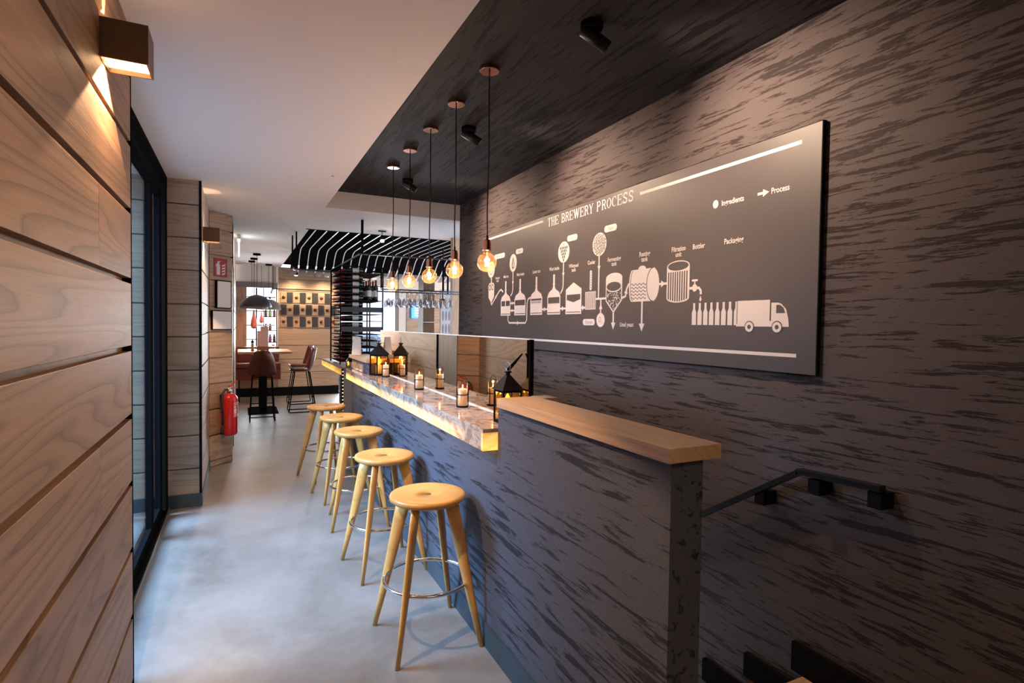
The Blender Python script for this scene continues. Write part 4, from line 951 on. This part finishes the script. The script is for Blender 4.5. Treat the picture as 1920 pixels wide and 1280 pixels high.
# ------------------------------------------------------------ dining corner
tb = thing('bar_table', 'high square wooden table on a black column in the far corner', 'table', (.38, 11.05, 0))
B().box(-.42, -.42, 1.09, .46, .75, 1.13, 'x', .003).build('table_top', OAKC, tb)
B().box(-.06, -.06, .02, .06, .06, 1.09).build('column', BLACK, tb); B().box(-.06, .45, .02, .06, .57, 1.09).build('column', BLACK, tb)
B().box(-.25, -.2, 0, .25, .6, .02, bev=.004).build('base_plate', BLACK, tb)
mh = thing('menu_card', 'pinkish menu cards standing upright on the far bar table', 'menu', (.36, 10.95, 1.1305))
B().box(-.085, -.02, 0, .085, -.005, .36, bev=.002).build('card', mat('pink_card', (.72, .55, .52), .6), mh); B().box(-.03, .0, 0, .10, .012, .44, bev=.002).build('card', mat('pink_card_back', (.65, .50, .48), .6), mh); B().box(-.09, -.03, 0, .11, .03, .08, bev=.002).build('card_stand', mat('brown_stand', (.3, .15, .1), .5), mh)
pm = thing('pepper_mill', 'turned wooden pepper mill on the far bar table', 'pepper mill', (.20, 10.95, 1.1305))
B().lathe([(0, 0), (.03, 0), (.03, .02), (.02, .06), (.026, .10), (.018, .14), (0, .14)], n=20).build('mill_body', mat('olive_wood', (.35, .22, .12), .4), pm); B().lathe([(0, .141), (.02, .142), (.026, .16), (.02, .18), (.008, .19), (.01, .205), (0, .21)], n=20).build('mill_head', BLACK, pm)
jar = thing('condiment_jar', 'small red topped jar on the far bar table', 'jar', (.54, 10.95, 1.1305))
B().lathe([(0, 0), (.03, 0), (.032, .01), (.032, .07), (.02, .09), (0, .09)], n=18).build('jar_body', CLEAR, jar); B().lathe([(0, .091), (.024, .091), (.024, .115), (0, .116)], n=18).build('lid', RED, jar)
def make_bar_chair():
    t = thing('bar_chair', 'chair', 'chair', (0, 0, 0), 0, 'dark leather bar chairs at the far table')
    # faces +Y; bucket shell
    a = B(); rows = []
    prof_ = [(.20, .76, .16), (.12, .745, .20), (-.02, .74, .21), (-.14, .75, .215), (-.20, .80, .22), (-.225, .88, .215), (-.245, .98, .195), (-.265, 1.08, .165), (-.275, 1.15, .12), (-.278, 1.18, .05)]
    for y, z, hw_ in prof_:
        r = []
        for i in range(13):
            u = -1+i/6; lift = .035*abs(u)**2.5; fwd = .09*abs(u)**2.2 if z > .78 else 0
            r.append((u*hw_, y+fwd, z+(lift if z < .80 else lift*.3)))
        rows.append(r)
    a.grid(rows); o = a.build('seat_shell', LEATH, t)
    mod = o.modifiers.new('thick', 'SOLIDIFY'); mod.thickness = .022
    for sx in (-1, 1):
        a = B(); a.tube([(sx*.15, .12, .735), (sx*.19, .22, .02), (sx*.19, .20, .010), (sx*.19, -.24, .010), (sx*.19, -.25, .02), (sx*.15, -.14, .735)], .009, 8); a.build('sled_leg', BLACK, t)
    a = B(); a.tube([(-.185, .205, .25), (.185, .205, .25)], .008, 8); a.tube([(-.18, -.22, .25), (.18, -.22, .25)], .008, 8); a.tube([(-.19, .21, .012), (.19, .21, .012)], .008, 8); a.tube([(-.15, .12, .73), (.15, .12, .73)], .008, 8); a.tube([(-.15, -.14, .73), (.15, -.14, .73)], .008, 8); a.build('foot_rail', BLACK, t)
    return t
bc = make_bar_chair(); bc.location = (.335, 10.25, 0); bc.rotation_euler = (0, 0, 0); bc['label'] = 'dark red leather bar chair seen from behind, in front of the far table'
dup(bc, (1.02, 11.0, 0), PI/2, 'dark leather bar chair turned sideways, right of the far table')
dup(bc, (1.10, 12.1, 0), PI/2+.1, 'dark leather bar chair partly hidden behind the sideways one')
bq = thing('banquette', 'high red leather banquette against the far wall', 'bench', (.35, 12.7, 0))
B().box(-.42, -.12, .70, .42, .38, .80, bev=.02).build('seat', TAN, bq); B().box(-.42, .40, .80, .42, .55, 1.12, bev=.02).build('backrest', TAN, bq); B().box(-.42, -.08, .45, .42, .55, .695).build('base', LEATH, bq)
for x_ in (-.38, .1): B().box(x_, -.06, 0, x_+.025, -.035, .45).build('leg', BLACK, bq)
# dome pendants
def make_dome(m_):
    t = thing('dome_pendant', 'dome', 'lamp', (0, 0, 0), 0, 'dome pendants over the dining tables')
    a = B(); R = .25; a.lathe([(R*1.0, 0), (R*.99, .03), (R*.90, .09), (R*.7, .155), (R*.42, .20), (R*.1, .222), (0, .224), (0, .216), (R*.41, .193), (R*.69, .148), (R*.885, .085), (R*.97, .03), (R*.985, 0), (R, 0)], n=40); a.build('shade', m_, t)
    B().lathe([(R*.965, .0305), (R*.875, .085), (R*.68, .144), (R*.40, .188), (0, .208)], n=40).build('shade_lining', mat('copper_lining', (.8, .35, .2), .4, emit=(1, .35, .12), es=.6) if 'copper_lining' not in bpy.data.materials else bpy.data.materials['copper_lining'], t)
    B().lathe([(0, .06), (.04, .08), (.045, .11), (.02, .16), (0, .17)], n=16).build('bulb', LEDW, t)
    B().tube([(0, 0, .22), (0, 0, .94)], .005, 6).build('cord', RUBBER, t)
    B().lathe([(0, .935), (.065, .935), (.065, .965), (0, .965)], n=24).build('ceiling_rose', BLACK, t)
    return t
dm = make_dome(mat('dark_grey_shade', (.05, .05, .07), .4)); dm.location = (.275, 11.1, 1.92); dm['label'] = 'largest looking dark dome pendant over the far table'
dup(dm, (.245, 11.9, 1.92), 0, 'dark dome pendant mostly hidden behind the first dome, second in line')
dup(dm, (.215, 12.45, 1.92), 0, 'dark dome pendant mostly hidden behind the first dome, last in line')
dm2 = make_dome(mat('light_grey_shade', (.22, .22, .22), .4)); dm2.location = (.55, 12.95, 1.92); dm2['label'] = 'grey dome pendant half hidden to the right of the dark dome'
for y in (11.1,): spot('dome_light', (.275, y, 2.0), (.275, y, 0), 20, (1, .6, .35), 130, .5, .05)
# shop window display
for i, (x_, z_, lab) in enumerate(((.27, 1.50, 'large cured ham hanging in the shop window'), (.42, 1.62, 'small cured ham hanging to the right in the shop window'))):
    t = thing('hanging_ham', lab, 'ham', (x_, 13.29, z_), 0, 'hams hanging in the shop window'); s_ = 1 if i == 0 else .6
    B().lathe([(0, 0), (.05*s_, .02), (.068*s_, .08*s_), (.055*s_, .18*s_), (.025*s_, .30*s_), (.018*s_, .40*s_), (0, .42*s_)], n=20).build('ham', HAM, t); B().tube([(0, 0, .41*s_), (0, 0, 2.885-z_)], .003, 5).build('string', RUBBER, t)
ws = thing('display_shelf', 'open black shelves with jars across the shop window', 'shelf', (.60, 13.30, .96))
a = B()
for z in (0, .24, .50, .80, 1.08): a.box(-.14, 0, z, .13, .12, z+.012)
for x_ in (-.14, .12): a.box(x_, 0, 0, x_+.01, .12, 1.45)
a.build('shelf_frame', BLACK, ws)
JM = [mat('jar_dark', (.10, .05, .04), .3), mat('jar_green', (.12, .25, .15), .3), mat('jar_purple', (.15, .05, .15), .3)]
jr = None
for i, z in enumerate((0, .24, .50, .80, 1.08)):
    for j in range(3 if i % 2 else 2):
        t = thing('display_jar', 'small dark jar on the %s shelf of the shop window' % ('bottom', 'second', 'third', 'fourth', 'top')[i], 'jar', (.60-.09+j*.085, 13.36, .96+z+.0125), 0, 'jars on the shop window %s shelf' % ('bottom', 'second', 'third', 'fourth', 'top')[i])
        B().lathe([(0, 0), (.03, 0), (.032, .01), (.030, .09+.03*(i % 2)), (.02, .11+.03*(i % 2)), (0, .115+.03*(i % 2))], n=14).build('jar_body', JM[(i+j) % 3], t)
        B().lathe([(0, .116+.03*(i % 2)), (.02, .116+.03*(i % 2)), (.02, .14+.03*(i % 2)), (0, .141+.03*(i % 2))], n=14).build('lid', BLACK, t)
# emergency exit sign seen edge-on
es_ = thing('exit_light', 'slim white lit exit sign seen edge on, hung from the ceiling by the passage wall', 'exit sign', (-.015, 8.8, 2.60))
B().box(-.008, 0, 0, .008, .30, .22).build('sign_plate', mat('lit_white', (.9, 1, .95), .4, emit=(.85, 1, .95), es=2.5), es_); B().box(-.02, 0, .22, .02, .30, .284).build('housing', PALE, es_)
# ceiling fittings
for x_, y_, lab in ((.26, 2.24, 'tiny round sensor in the white ceiling near the camera'), (.82-.12, 4.9, 'tiny round sensor in the white ceiling near the recess')):
    t = B().lathe([(0, 0), (.012, 0), (.011, -.004), (0, -.005)], 0, 0, 0, 16).build('ceiling_sensor', mat('sensor_grey', (.35, .34, .35), .6) if 'sensor_grey' not in bpy.data.materials else bpy.data.materials['sensor_grey'], None, (x_, y_, ZC)); tag(t, lab, 'sensor')
